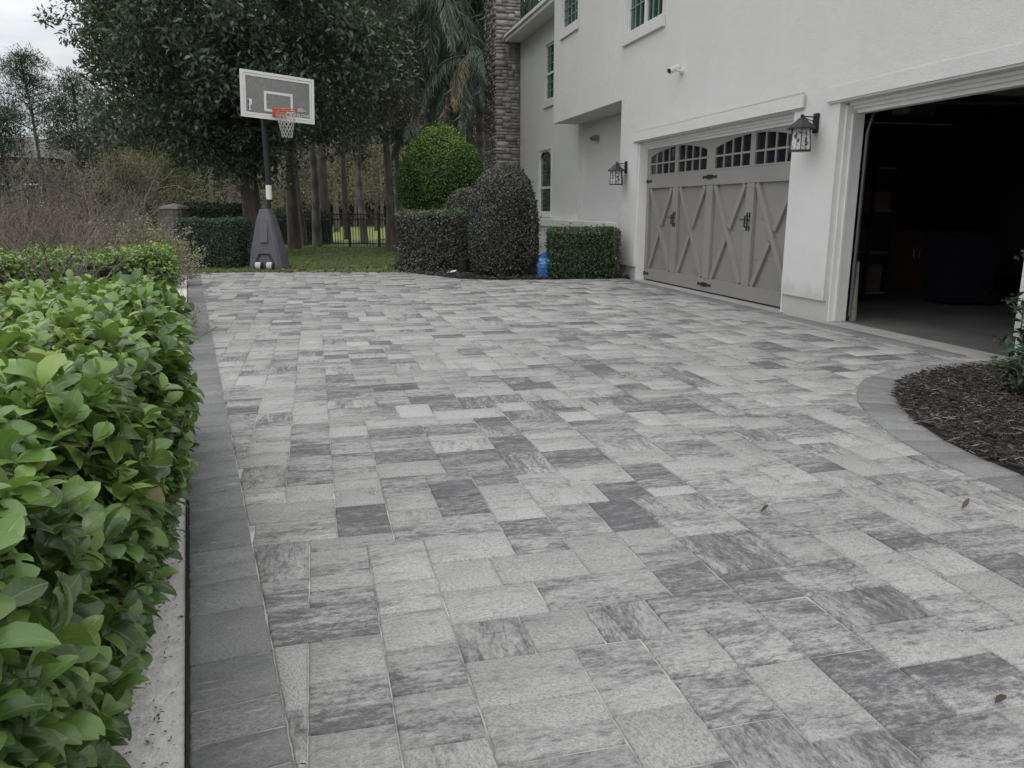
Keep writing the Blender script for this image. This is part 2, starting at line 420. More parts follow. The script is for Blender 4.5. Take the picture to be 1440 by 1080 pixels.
# soldier course in front of the house
s_ = -1.2
while s_ < 8.1:
    w = random.choice([.2, .235, .3]); poly = [hw(s_, -.335), hw(s_ + w, -.335), hw(s_ + w, -.10), hw(s_, -.10)]
    if np.linalg.norm(BED - np.mean(poly, 0), axis=1).min() > .12 or s_ < 7: bs.add(poly, IN, min(1, max(0, random.gauss(.5, .2))), random.random(), z=.001, depth=.04)
    s_ += w
bs.build('border_course', M['paver_dark'], drive)
js = MB()
js.prism([tuple(B0 + BD * -3.5 + BN * .004), tuple(hw(16, -.1)), tuple(hw(8.4, -.1)), tuple(hw(-1.0, -.1)), (2.05, 15.2), (.5, 14.95), (-.3, 14.93), (-1.1, 15.25), (-1.75, 16.1), (-2.15, 16.75), (-4.6, 16.78), (-6.5, 16.6), tuple(B0 + BD * 16.3 + BN * .004)], lambda u, v, d: (u, v, d), -.05, -.0066)
js.build('joint_sand', M['joint'], drive)
b2 = MB(); b2.prism([tuple(B0 + BD * -3.3 + BN * .010), tuple(B0 + BD * -3.3 + BN * (BW - .008)), tuple(B0 + BD * 16.2 + BN * (BW - .008)), tuple(B0 + BD * 16.2 + BN * .010)], lambda u, v, d: (u, v, d), -.03, -.0032); b2.build('border_sand', M['joint'], drive)

# ------------------------------------------------------------------ ground sheets
def groundmat():
    t = NT('ground_soil'); n = t.noise(t.obj(), .35, 6, .6); n2 = t.noise(t.obj(), 14, 5, .7)
    c = t.ramp(n, [(.35, (.060, .062, .030)), (.6, (.085, .078, .048))]); c = t.mix(.7, c, t.ramp(n2, [(.3, (.45, .45, .45)), (.7, (1.15, 1.15, 1.1))]), 'MULTIPLY')
    t.col(c); t.rough(.95); t.bump(n2, .6, .03); return t.m
def lawnmat(name, a, b, d):
    t = NT(name); n = t.noise(t.obj(), 1.1, 5, .65); n2 = t.noise(t.obj(), 22, 5, .75)
    c = t.ramp(n, [(.36, d), (.5, a), (.68, b)]); c = t.mix(.8, c, t.ramp(n2, [(.3, (.4, .4, .4)), (.7, (1.25, 1.25, 1.2))]), 'MULTIPLY')
    t.col(c); t.rough(.95); t.bump(n2, .7, .04); return t.m
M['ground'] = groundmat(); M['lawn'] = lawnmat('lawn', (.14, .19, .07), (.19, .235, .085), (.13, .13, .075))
M['far_lawn'] = lawnmat('far_lawn', (.30, .36, .10), (.36, .40, .13), (.26, .30, .10))  # lighter greens put the sunlit patch into the lawn colour
M['mulch_soil'] = simple('mulch_soil', (.035, .029, .026), .95, .4, 18, .8, 60)
M['sand'] = simple('pale_sand', (.70, .68, .645), .95, .16, 25, .6, 70)
def sheet(name, poly, z, mat, kind='structure'):
    me = bpy.data.meshes.new(name); me.from_pydata([(x, y, z) for x, y in poly], [], [list(range(len(poly)))]); me.materials.append(mat)
    o = put(bpy.data.objects.new(name, me)); tag(o, kind=kind); return o
g = MB(); g.box(-1200, 1200, -300, 2500, -.6, -.055); o = g.build('ground', M['ground']); tag(o, kind='structure')
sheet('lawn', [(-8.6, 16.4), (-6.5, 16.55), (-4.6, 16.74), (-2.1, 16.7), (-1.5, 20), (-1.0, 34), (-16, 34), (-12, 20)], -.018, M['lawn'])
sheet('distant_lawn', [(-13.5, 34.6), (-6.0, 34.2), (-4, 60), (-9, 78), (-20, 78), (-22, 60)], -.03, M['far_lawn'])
# sand strip between hedge and border, a little below the pavers
a = B0 + BD * -3.5; b = B0 + BD * 15.9
ss = MB(); n = 60
rows = []
for i in range(n + 1):
    p = a + (b - a) * i / n
    for k, off in enumerate((-.012, -.14, -.3, -.55)): rows.append((*(p + BN * off), -.022 - .02 * k * .4 + random.uniform(-.004, .004) * (k > 0)))
ss.add(rows, [(i * 4 + k, i * 4 + k + 1, i * 4 + k + 5, i * 4 + k + 4) for i in range(n) for k in range(3)])
o = ss.build('sand_strip', M['sand'], smooth=True); tag(o, kind='structure')
er = MB(); er.prism([tuple(a + BN * .003), tuple(b + BN * .003), tuple(b - BN * .007), tuple(a - BN * .007)], lambda u, v, d: (u, v, d), -.05, -.006)
o = er.build('gap_shade_strip', M['gap_shade'], drive)  # black strip added where the border only has a shaded gap
# planting beds
bi = BED_IN
bedpoly = [tuple(p) for p in bi if to_h(p)[1] < .02]
bedpoly += [tuple(hw(8.3, -.03)), tuple(hw(14, -.03)), (7.5, -2.2)]
sheet('mulch_bed', bedpoly, -.002, M['mulch_soil'])
fb = [(-2.3, 16.72), (-1.75, 16.12), (-1.1, 15.29), (-.3, 14.97), (.5, 14.99), (1.4, 15.19), (2.3, 15.25), tuple(hw(-1.25, .3)), tuple(hw(-11.8, .45)), (-2.2, 25)]
sheet('shrub_bed', fb, -.010, M['mulch_soil'])
lb = [tuple(B0 + BD * -3.5 - BN * .25), tuple(B0 + BD * 17 - BN * .25), (-22, 24), (-30, -6)]
sheet('soil_bed', lb, -.046, simple('leaf_litter_soil', (.055, .045, .035), .95, .5, 9, .8, 40))

def inpoly(P, poly):
    x, y = P[:, 0], P[:, 1]; r = np.zeros(len(P), bool); q = np.array(poly); j = len(q) - 1
    for i in range(len(q)):
        c = ((q[i, 1] > y) != (q[j, 1] > y)) & (x < (q[j, 0] - q[i, 0]) * (y - q[i, 1]) / (q[j, 1] - q[i, 1] + 1e-12) + q[i, 0]); r ^= c; j = i
    return r
def chips(name, poly, n, box, mat, L=(.03, .11), W=(.004, .013), z=.004, zr=.03, mound=0):
    P = np.stack([rng.uniform(box[0], box[1], n), rng.uniform(box[2], box[3], n), np.zeros(n)], 1); P = P[inpoly(P, poly)]; n = len(P)
    P[:, 2] = z + np.abs(rng.normal(size=n)) * zr + mound * (1 + lump(P, 2.0, 5)) * .5
    a = rng.uniform(0, 2 * PI, n); D = np.stack([np.cos(a), np.sin(a), rng.normal(size=n) * .22], 1)
    N = np.stack([rng.normal(size=n) * .35, rng.normal(size=n) * .35, np.ones(n)], 1)
    l = rng.uniform(*L, n); w = rng.uniform(*W, n)
    tv = np.array([(-1, 0, 0), (1, .03, 0), (.8, 1, 0), (-.6, .96, 0), (-.8, .02, -.09), (.9, 0, -.09), (.7, .98, -.09), (-.6, .97, -.09)], float)
    tf = np.array([(0, 1, 2, 3), (0, 4, 5, 1), (1, 5, 6, 2), (2, 6, 7, 3), (3, 7, 4, 0)])
    V, F, A = leaves(P, D, N, l, w, (tv, tf), rng.random(n)); return tag(npmesh(name, V, [F], mat, None, A), kind='stuff')
M['chips'] = leafmat('mulch_chips', [(0, (.024, .021, .020)), (.5, (.060, .050, .046)), (.85, (.115, .100, .092)), (1, (.27, .245, .225))], .85, .2, 0)
o = chips('mulch_chips', bedpoly, 70000, (2.5, 5.6, 2.6, 7.1), M['chips'], L=(.01, .07), W=(.0013, .0050), z=.0, zr=.020, mound=.04)
o['label'] = 'dark shredded bark mulch in the curved bed'
o = chips('bark_mulch', fb, 9000, (-2.4, 2.3, 14.9, 18), M['chips'], z=0, zr=.03); o['label'] = 'brown bark mulch under the clipped shrubs'
# dry leaf litter on the lawn edge and round the hoop
M['litter'] = leafmat('dry_leaf_litter', [(0, (.06, .042, .03)), (.5, (.13, .095, .065)), (1, (.25, .20, .15))], .8, .2, 0)
n = 500; P = np.stack([rng.uniform(-7.6, -2.2, n), 16.5 + np.abs(rng.normal(size=n)) * 1.6, rng.uniform(-.01, .02, n)], 1)
V, F, A = leaves(P, rdir(n) * [1, 1, .25], np.array([0, 0, 1.]) + rdir(n) * .5, rng.uniform(.05, .12, n), rng.uniform(.02, .04, n), TM, rng.random(n))
o = tag(npmesh('leaf_litter', V, [F], M['litter'], None, A), 'dry brown leaves scattered over the lawn edge', kind='stuff')
# grass blades on the lawn
n = 26000; P = np.stack([rng.uniform(-9, -1.6, n), 16.75 + 11 * rng.random(n) ** 1.7, np.full(n, -.018)], 1)
k = lump(P, .7, 3); P = P[k > -.75]; n = len(P)
M['grass'] = leafmat('grass_blades', [(0, (.22, .175, .10)), (.3, (.15, .18, .068)), (.7, (.17, .25, .08)), (1, (.23, .30, .11))], .6, .25, .2)
V, F, A = leaves(P, np.array([0, 0, 1.]) + rdir(n) * .7, rdir(n) * [1, 1, .2], rng.uniform(.03, .075, n), rng.uniform(.006, .012, n), TS, np.clip(.5 + .3 * lump(P, .9, 8) + rng.normal(size=n) * .2, 0, 1))
o = tag(npmesh('lawn_grass', V, [F], M['grass'], None, A), 'short patchy grass behind the hoop', kind='stuff')
n = 520; t_ = rng.uniform(-.5, 3.2, n); off = -.02 - .2 * rng.random(n) ** .7
P = B0[None] + BD[None] * t_[:, None] + BN[None] * off[:, None]; P = np.concatenate([P, np.full((n, 1), -.02)], 1)
P[:, 2] += np.where(off < -.1, .002, .004)
V, F, A = leaves(P, rdir(n) * [1, 1, .2], np.array([0, 0, 1.]) + rdir(n) * .4, rng.uniform(.004, .022, n), rng.uniform(.0015, .006, n), TM, rng.uniform(.1, 1, n))
o = tag(npmesh('strip_litter', V, [F], M['litter'], None, A), 'dark leaf crumbs on the pale sand strip', kind='stuff')

# ------------------------------------------------------------------ house (local frame: x along the facade towards the camera, y into the house)
house = thing('house', 'white stucco two storey house with two garage doors and a stone chimney', 'house', (OX, OY, 0), HR)
def wall_grid(mb, s0, s1, z0, z1, d, holes, depth=.13):
    xs = sorted({s0, s1} | {h[0] for h in holes} | {h[1] for h in holes}); zs = sorted({z0, z1} | {h[2] for h in holes} | {h[3] for h in holes})
    for i in range(len(xs) - 1):
        for j in range(len(zs) - 1):
            cx, cz = (xs[i] + xs[i + 1]) / 2, (zs[j] + zs[j + 1]) / 2
            if any(h[0] < cx < h[1] and h[2] < cz < h[3] for h in holes): continue
            mb.add([(xs[i], d, zs[j]), (xs[i + 1], d, zs[j]), (xs[i + 1], d, zs[j + 1]), (xs[i], d, zs[j + 1])], [(0, 1, 2, 3)])
    for a, b, c, e in holes:
        D = d + depth
        lo = [] if c <= z0 + .001 else [[(a, d, c), (b, d, c), (b, D, c), (a, D, c)]]
        for q in lo + [[(a, d, e), (a, D, e), (b, D, e), (b, d, e)], [(a, d, c), (a, D, c), (a, D, e), (a, d, e)], [(b, d, c), (b, d, e), (b, D, e), (b, D, c)]]:
            mb.add(q, [(0, 1, 2, 3)])
D1, D2 = (-.44, 4.55, 0, 2.53), (5.45, 8.16, 0, 2.53)
W3 = (-1.12, .46, 4.55, 6.2); W2 = (-5.22, -4.04, 5.43, 6.3); W1 = (-8.88, -7.88, 4.32, 5.80); W4 = (-9.45, -8.22, 1.2, 2.98)
FB = .24
w = MB()
# front plane: lower skin stops above grade, recessed base below it
wall_grid(w, -1.3, 13, FB, 3.4, 0, [(D1[0], D1[1], FB, D1[3]), (D2[0], D2[1], FB, D2[3])], .25)
wall_grid(w, -5.85, 13, 3.4, 7.4, 0, [W3, W2])
for a, b in ((-1.3, D1[0]), (D1[1], D2[0]), (D2[1], 13)):
    w.add([(a, 0, FB), (b, 0, FB), (b, .045, FB), (a, .045, FB)], [(0, 1, 2, 3)])
    w.box(a, b, .045, .25, -.06, FB)
w.box(-1.3, -1.296, .0, .9, FB, 3.4)                                # end of the garage block
w.box(-5.85, -5.846, 0, .80, 3.402, 7.4)
w.add([(-5.85, 0, 3.4), (-1.3, 0, 3.4), (-1.3, .92, 3.4), (-5.85, .92, 3.4)], [(0, 1, 2, 3)])   # underside of the overhang
wall_grid(w, -13.5, -5.85, -.06, 6.9, .68, [W1, W4])
w.add([(-5.85, .68, .9), (-5.85, .80, .9), (-5.85, .80, 3.4), (-5.85, .68, 3.4)], [(0, 1, 2, 3)])
w.add([(-5.85, .80, -.06), (-1.3, .80, -.06), (-1.3, .80, 3.4), (-5.85, .80, 3.4)], [(0, 1, 2, 3)])
w.box(-11.7, -1.302, .53, .677, -.06, .83)                           # low plinth
wall = w.build('wall', M['stucco'], house, fix=False)
cp = MB(); cp.bbox(-11.7, -1.303, .47, .676, .832, 1.03, .012); cp.build('plinth_cap', M['trim'], house)
# pieces that stop a look through from the side and light leaks
bk = MB(); bk.box(-14, 13, 9.0, 9.2, -.05, 7.4); bk.box(13.002, 13.2, .0, 9.0, -.05, 7.4); bk.box(-14, -13.8, .7, 9.0, -.05, 7.4); bk.build('rear_wall', M['stucco'], house)
rf = MB()
rf.add([(-14.4, .12, 6.60), (-5.7, .12, 6.60), (-5.7, 4.7, 9.0), (-14.4, 4.7, 9.0), (-14.4, .12, 6.64), (-5.7, .12, 6.64), (-5.7, 4.7, 9.04), (-14.4, 4.7, 9.04)], [(0, 1, 2, 3), (4, 5, 6, 7), (0, 1, 5, 4), (1, 2, 6, 5), (0, 3, 7, 4)])
rf.add([(-6.3, -.5, 7.62), (13.6, -.5, 7.62), (13.6, 4.7, 10.2), (-6.3, 4.7, 10.2), (13.6, 9.8, 7.62), (-6.3, 9.8, 7.62), (-14.4, 4.7, 9.04), (-14.4, 9.8, 6.6)], [(0, 1, 2, 3), (3, 2, 4, 5), (6, 3, 5, 7)])
roof = rf.build('roof', M['roof'], house, fix=False)
ev = MB(); ev.box(-11.55, -5.853, .16, .19, 6.40, 6.592); ev.box(-11.55, -5.853, .10, .157, 6.51, 6.594); ev.box(-11.55, -5.853, .192, .676, 6.40, 6.44); ev.build('eave', M['trim'], house)
ev = MB(); ev.box(-6.2, 13.5, -.46, -.43, 7.4, 7.6); ev.box(-6.2, 13.5, -.428, .4, 7.4, 7.44); ev.build('eave', M['trim'], house)
# chimney
def chimney():
    t = NT('dry_stack_stone'); c = t.ramp(t.attr('tone'), [(0, (.19, .176, .176)), (.35, (.26, .24, .24)), (.7, (.32, .30, .293)), (1, (.40, .375, .355))])
    n = t.noise(t.obj(), 9, 6, .65); c = t.mix(.8, c, t.ramp(n, [(.3, (.62, .62, .63)), (.7, (1.15, 1.12, 1.1))]), 'MULTIPLY'); t.col(c); t.rough(.92); t.bump(n, .6, .02); ms = t.m
    core = MB(); core.box(-13.5, -11.718, -.098, .68, -.05, 8.6); ch = core.build('chimney', simple('stone_mortar', (.25, .235, .23), .95, .3, 6), house)
    V = []; Fq = []; tone = []
    def blk(x0, x1, y0, y1, z0, z1):
        k = len(V); j = lambda: random.uniform(-.003, .003)
        for z in (z0, z1):
            for y in (y0, y1):
                for x in (x0, x1): V.append((x + j(), y + j(), z + j()))
        Fq.extend([[k + i for i in f] for f in [(0, 2, 3, 1), (4, 5, 7, 6), (0, 1, 5, 4), (2, 6, 7, 3), (0, 4, 6, 2), (1, 3, 7, 5)]])
        v = min(1, max(0, random.gauss(.45, .30))); tone.extend([v] * 8)
    def pk(n, m):
        used = np.zeros((n, m), bool); out = []
        for j in range(m):
            for i in range(n):
                if used[i, j]: continue
                for a_, b_ in random.choice([[(3, 1)], [(2, 1)], [(4, 2)], [(3, 2)], [(2, 2)], [(5, 1)], [(3, 1)], [(4, 1)]]) + [(3, 1), (2, 1), (1, 1)]:
                    if i + a_ <= n and j + b_ <= m and not used[i:i + a_, j:j + b_].any(): used[i:i + a_, j:j + b_] = True; out.append((i, i + a_, j, j + b_)); break
        return out
    uw, uh = .098, .098
    for i0, i1, j0, j1 in pk(8, 88):
        y0, y1 = -.105 + i0 * uw * 1.0, min(.675, -.105 + i1 * uw); k_ = random.uniform(-.012, .014)
        blk(-11.74, -11.70 + k_ * .6, y0 + .003, y1 - .003, j0 * uh + .003, j1 * uh - .003)
    for i0, i1, j0, j1 in pk(18, 88):
        x0, x1 = -13.5 + i0 * .0995, -13.5 + i1 * .0995; k_ = random.uniform(-.014, .012)
        blk(x0 + .004, x1 - .004, -.118 + k_, -.08, j0 * uh + .004, j1 * uh - .004)
    npmesh('stone_facing', np.array(V), [np.array(Fq)], ms, ch, dict(tone=tone))
chimney()

# trim round the garage openings
tr = MB()
for s0, s1, dd in ((-.60, 4.79, 0), (5.22, 8.42, .001)):
    tr.bbox(s0, s1, -.045 - dd, -.001, 2.535, 2.735, .022)
tr.build('header_trim', M['stucco'], house)
jm = MB()
for (a, b, c, e), dd in ((D1, .02), (D2, .06)):
    # inner frame: jamb boards and stepped head boards
    for (x0, x1) in ((a + .003, a + .034), (b - .034, b - .003)): jm.box(x0, x1, .012 + dd, .255 + dd, -.03, e - .03)
    jm.box(a + .036, b - .036, .10, .15, e - .035, e - .003); jm.box(a + .036, b - .036, .152, .195, e - .07, e - .003); jm.box(a + .036, b - .036, .197, .255 + dd, e - .115, e - .003)
for x0, x1 in ((D2[0] + .036, D2[0] + .06), (D2[1] - .06, D2[1] - .036)): jm.box(x0, x1, .14, .17, 0, 2.40)
jm.build('door_frame', M['trim'], house)
bs_ = MB(); bs_.box(D1[0] - .03, D1[1] + .02, -.10, .22, -.05, -.012); bs_.box(D2[0] - .01, D2[1] + .01, -.10, .3, -.05, -.010); bs_.build('threshold', M['concrete'], house)

# ---- windows
def window(a, b, c, e, d, cols, rows, split=None, double=False, arch=0):
    f = MB(); mt = MB(); fw = .045; D = d + .018
    def bar(x0, x1, z0, z1, y0=D, y1=None): f.box(x0, x1, y0, (y1 or d + .10), z0, z1)
    bar(a + .002, a + fw, c + .002, e - .002); bar(b - fw, b - .002, c + .002, e - .002); bar(a + fw, b - fw, c + .002, c + fw); bar(a + fw, b - fw, e - fw, e - .002)
    units = [(a + fw, b - fw)]
    if double:
        m = (a + b) / 2; bar(m - .05, m + .05, c + fw, e - fw); units = [(a + fw, m - .05), (m + .05, b - fw)]
    zs = [(c + fw, e - fw)]
    if split: bar(a + fw, b - fw, split - .03, split + .03, D - .006); zs = [(c + fw, split - .03), (split + .03, e - fw)]
    for (u0, u1) in units:
        for zi, (z0, z1) in enumerate(zs):
            if split and arch and zi == 0: continue
            for i in range(1, cols): x = u0 + (u1 - u0) * i / cols; mt.box(x - .008, x + .008, D + .014, D + .032, z0, z1)
            n = rows if isinstance(rows, int) else rows[zi]
            for i in range(1, n): z = z0 + (z1 - z0) * i / n; mt.box(u0, u1, D + .0141, D + .0319, z - .008, z + .008)
    if arch:
        m = (a + b) / 2; h = (b - a) / 2; R0 = (h * h + arch * arch) / (2 * arch); pts = [(b, e - .0), (a, e - .0)]
        for k in range(13):
            x = -h + 2 * h * k / 12; pts.append((m + x, e + .02 - arch + math.sqrt(R0 * R0 - x * x) - (R0 - arch)))
        poly = [(a + .003, e - .003)] + [(max(a + .003, min(b - .003, p[0])), min(p[1] - .03, e - .004)) for p in pts[2:]] + [(b - .003, e - .003)]
        f.prism(poly, lambda u, v, dd: (u, dd, v), D - .009, D - .0015)
    wf = f.build('window', M['vinyl'], house)
    if mt.v: mt.build('muntin', M['muntin'], wf)
    p = MB(); p.box(a + fw - .01, b - fw + .01, D + .034, D + .042, c + fw - .01, e - fw + .01); p.build('pane', M['pane'], wf)
    return wf
window(*W3, 0, 3, 4, None, True); window(*W2, 0, 4, 4, None)
window(*W1, .68, 3, (3, 3), 5.02); window(*W4, .68, 1, 1, 1.92, arch=.22)
for (a, b, c, e), d, ml, mr, h, o_ in ((W3, 0, .16, .12, .2, .06), (W2, 0, .07, .06, .2, .05), (W1, .68, .08, .08, .2, .05), (W4, .68, .06, .06, .12, .05)):
    sl = MB(); sl.bbox(a - ml, b + mr, d - o_, d - .001, c - h, c - .003, .008); sl.build('window_sill', M['stucco'], house)
    bd_ = MB(); top = e + .08 if e < 6.1 else e; bw_ = .08; k = 0
    out = [(a - bw_, c), (a - bw_, top), (b + bw_, top), (b + bw_, c), (b + .003, c), (b + .003, e + .003), (a - .003, e + .003), (a - .003, c)]
    if e >= 6.1:
        for x0, x1 in ((a - bw_, a - .003), (b + .003, b + bw_)): bd_ = MB(); bd_.bbox(x0, x1, d - .018, d - .001, c, e, .004); bd_.build('window_trim', M['stucco'], house)
    else: bd_.prism(out, lambda u, v, q: (u, q, v), d - .018, d - .001); bd_.build('window_trim', M['stucco'], house)

# ---- closed garage door
DD = .20; DB = .012
dm_ = MB(); a, b = D1[0] + .04, D1[1] - .04; zt = 2.41
dw = (b - a) / 4
# backing panel with section seams
for z0, z1 in ((DB, .60), (.606, 1.19), (1.196, 1.78)): dm_.box(a, b, DD + .05, DD + .075, z0, z1)
dm_.box(a, b, DD + .056, DD + .073, .59, 1.2)
gd = dm_.build('garage_door', M['door_panel'], house)
fr = MB()
def strip(mb, p0, p1, wd, y0, y1):
    p0, p1 = Vector((p0[0], 0, p0[1])), Vector((p1[0], 0, p1[1])); t = (p1 - p0).normalized(); n = Vector((-t.z, 0, t.x)) * wd / 2
    mb.prism([((p0 + n).x, (p0 + n).z), ((p1 + n).x, (p1 + n).z), ((p1 - n).x, (p1 - n).z), ((p0 - n).x, (p0 - n).z)], lambda u, v, d: (u, d, v), y0, y1)
sw = .15; zr0, zr1 = .22, 1.70                                       # panel field
fr.bbox(a, b, DD, DD + .049, DB, zr0, .004); fr.bbox(a, b, DD, DD + .049, zr1, 1.925, .004)
for i in range(5):
    x = a + dw * i; x0, x1 = (x, x + sw * .75) if i == 0 else (x - sw * .75, x) if i == 4 else (x - sw * .72, x + sw * .72)
    fr.bbox(x0, x1, DD + .001, DD + .049, zr0 + .002, zr1 - .002, .003)
fr.build('door_rail', M['door_grey'], gd)
# top row: face board with arched lights cut out
def arch_z(x, ctr): return 2.39 - .17 * ((x - ctr) / (dw * 1.02)) ** 2
tb = MB(); gl = MB(); mu = MB()
wins = []
for pair in range(2):
    ctr = a + dw * (1 + 2 * pair)
    wins += [(ctr - dw + sw * .9, ctr - sw * .42, ctr), (ctr + sw * .42, ctr + dw - sw * .9, ctr)]
zb = 1.952
edges = [a] + [e for wn in wins for e in wn[:2]] + [b]
for i in range(0, len(edges), 2): tb.box(edges[i], edges[i + 1], DD, DD + .045, 1.927, zt)
for x0, x1, ctr in wins:
    tb.box(x0, x1, DD, DD + .045, 1.927, zb)
    n = 8
    for k in range(n):
        u0, u1 = x0 + (x1 - x0) * k / n, x0 + (x1 - x0) * (k + 1) / n
        tb.prism([(u0, arch_z(u0, ctr)), (u1, arch_z(u1, ctr)), (u1, zt), (u0, zt)], lambda u, v, d: (u, d, v), DD, DD + .045)
tb.build('top_panel', M['door_grey'], gd)
for x0, x1, ctr in wins:
    mu = MB(); zm = zb + .185
    for k in range(1, 4):
        x = x0 + (x1 - x0) * k / 4; mu.box(x - .014, x + .014, DD + .006, DD + .026, zb, arch_z(x, ctr) + .01)
    mu.box(x0, x1, DD + .0065, DD + .0255, zm - .014, zm + .014)
    wn = mu.build('window', M['door_grey'], gd)
    wn['label'] = 'four by two light of the arched garage window'
    gl = MB(); gl.box(x0 - .02, x1 + .02, DD + .03, DD + .036, zb - .02, zt - .05)
    # a child of the window would be too deep, so the glass is a door piece
    gl.build('pane', M['dpane'], gd)
xb = MB()
for i in range(4):
    x0, x1 = a + dw * i + sw * .73, a + dw * (i + 1) - sw * .73
    if i == 0: x0 = a + sw * .76
    if i == 3: x1 = b - sw * .76
    strip(xb, (x0 + .06, zr1 - .01), (x1 - .06, zr0 + .01), .088, DD + .002, DD + .049)
    m = ((x0 + x1) / 2, (zr0 + zr1) / 2); p0, p1 = (x0 + .06, zr0 + .01), (x1 - .06, zr1 - .01)
    t = Vector((p1[0] - p0[0], p1[1] - p0[1])).normalized() * .1
    strip(xb, p0, (m[0] - t.x, m[1] - t.y), .088, DD + .003, DD + .0485); strip(xb, (m[0] + t.x, m[1] + t.y), p1, .088, DD + .003, DD + .0485)
xb.build('cross_brace', M['door_grey'], gd)
def hinge(x, z, half=0):
    h = MB(); W_ = .2
    out = [(-W_, .010), (-W_ + .05, .012), (-.05, .034), (.05, .034), (W_ - .05, .012), (W_, .010), (W_, -.010), (W_ - .05, -.012), (.05, -.034), (-.05, -.034), (-W_ + .05, -.012), (-W_, -.010)]
    if half: out = [(0, .034), (.05, .034), (W_ - .05, .012), (W_, .010), (W_, -.010), (W_ - .05, -.012), (.05, -.034), (0, -.034)]; out = [(p[0] * half, p[1]) for p in out]
    h.prism([(x + p[0], z + p[1]) for p in out], lambda u, v, d: (u, d, v), DD - .012, DD + .001)
    for e in ((-W_, W_) if not half else (W_ * half,)):
        k = len(h.v); h.lathe([(.0, 0), (.026, .004), (.026, .012), (.012, .02)], (0, 0, 0), 10); h.xf(Matrix.Translation((x + e, DD, z)) @ Matrix.Rotation(R(90), 4, 'X'), k)
    h.build('hinge', M['iron'], gd)
for z in (1.83, .12):
    hinge((a + b) / 2, z); hinge(a + .005, z, 1); hinge(b - .005, z, -1)
for i in (1, 3):
    x = a + dw * i
    for e in (-1, 1):
        h = MB(); X = x + e * .035
        h.tube([(X, DD, 1.24), (X, DD - .04, 1.225), (X, DD - .04, 1.075), (X, DD, 1.06)], [.009, .012, .012, .009], 6)
        h.prism([(X - .016, 1.28), (X + .016, 1.28), (X + .010, 1.21), (X - .010, 1.21)], lambda u, v, d: (u, d, v), DD - .008, DD + .001)
        h.prism([(X - .010, 1.09), (X + .010, 1.09), (X + .016, 1.02), (X - .016, 1.02)], lambda u, v, d: (u, d, v), DD - .008, DD + .001)
        if e < 0: h.tube([(X + .1, DD - .02, 1.175), (X - .17, DD - .02, 1.175)], .009, 6)
        h.build('handle', M['iron'], gd)

M['track'] = simple('galvanised_track', (.16, .16, .17), .45, .1, 5, metal=.6)
# ---- open garage: floor, linings, tracks, raised door
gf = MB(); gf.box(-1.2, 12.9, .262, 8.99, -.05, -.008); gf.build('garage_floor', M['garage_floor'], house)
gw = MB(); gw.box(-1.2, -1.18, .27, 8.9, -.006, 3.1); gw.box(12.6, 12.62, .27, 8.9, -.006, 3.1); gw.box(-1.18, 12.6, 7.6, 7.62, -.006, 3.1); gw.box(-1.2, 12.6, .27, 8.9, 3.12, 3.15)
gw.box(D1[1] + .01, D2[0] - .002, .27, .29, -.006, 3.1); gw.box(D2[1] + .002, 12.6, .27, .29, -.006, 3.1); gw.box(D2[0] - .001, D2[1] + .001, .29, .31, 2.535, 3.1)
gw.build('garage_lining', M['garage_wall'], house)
for x in (D2[0] - .02, D2[1] + .02):
    x += .07 if x < 7 else -.07
    tk = MB(); tk.tube([(x, .36, .05), (x, .36, 2.2), (x, .42, 2.42), (x, .62, 2.55), (x, 3.0, 2.6)], .022, 6)
    tk.build('door_track', M['track'], house)
rd = MB()
for k in range(4): rd.box(D2[0] + .08, D2[1] - .08, .62 + .6 * k, 1.205 + .6 * k, 2.66 + .004 * k, 2.70 + .004 * k)
rd.build('raised_garage_door', M['door_grey'], house)

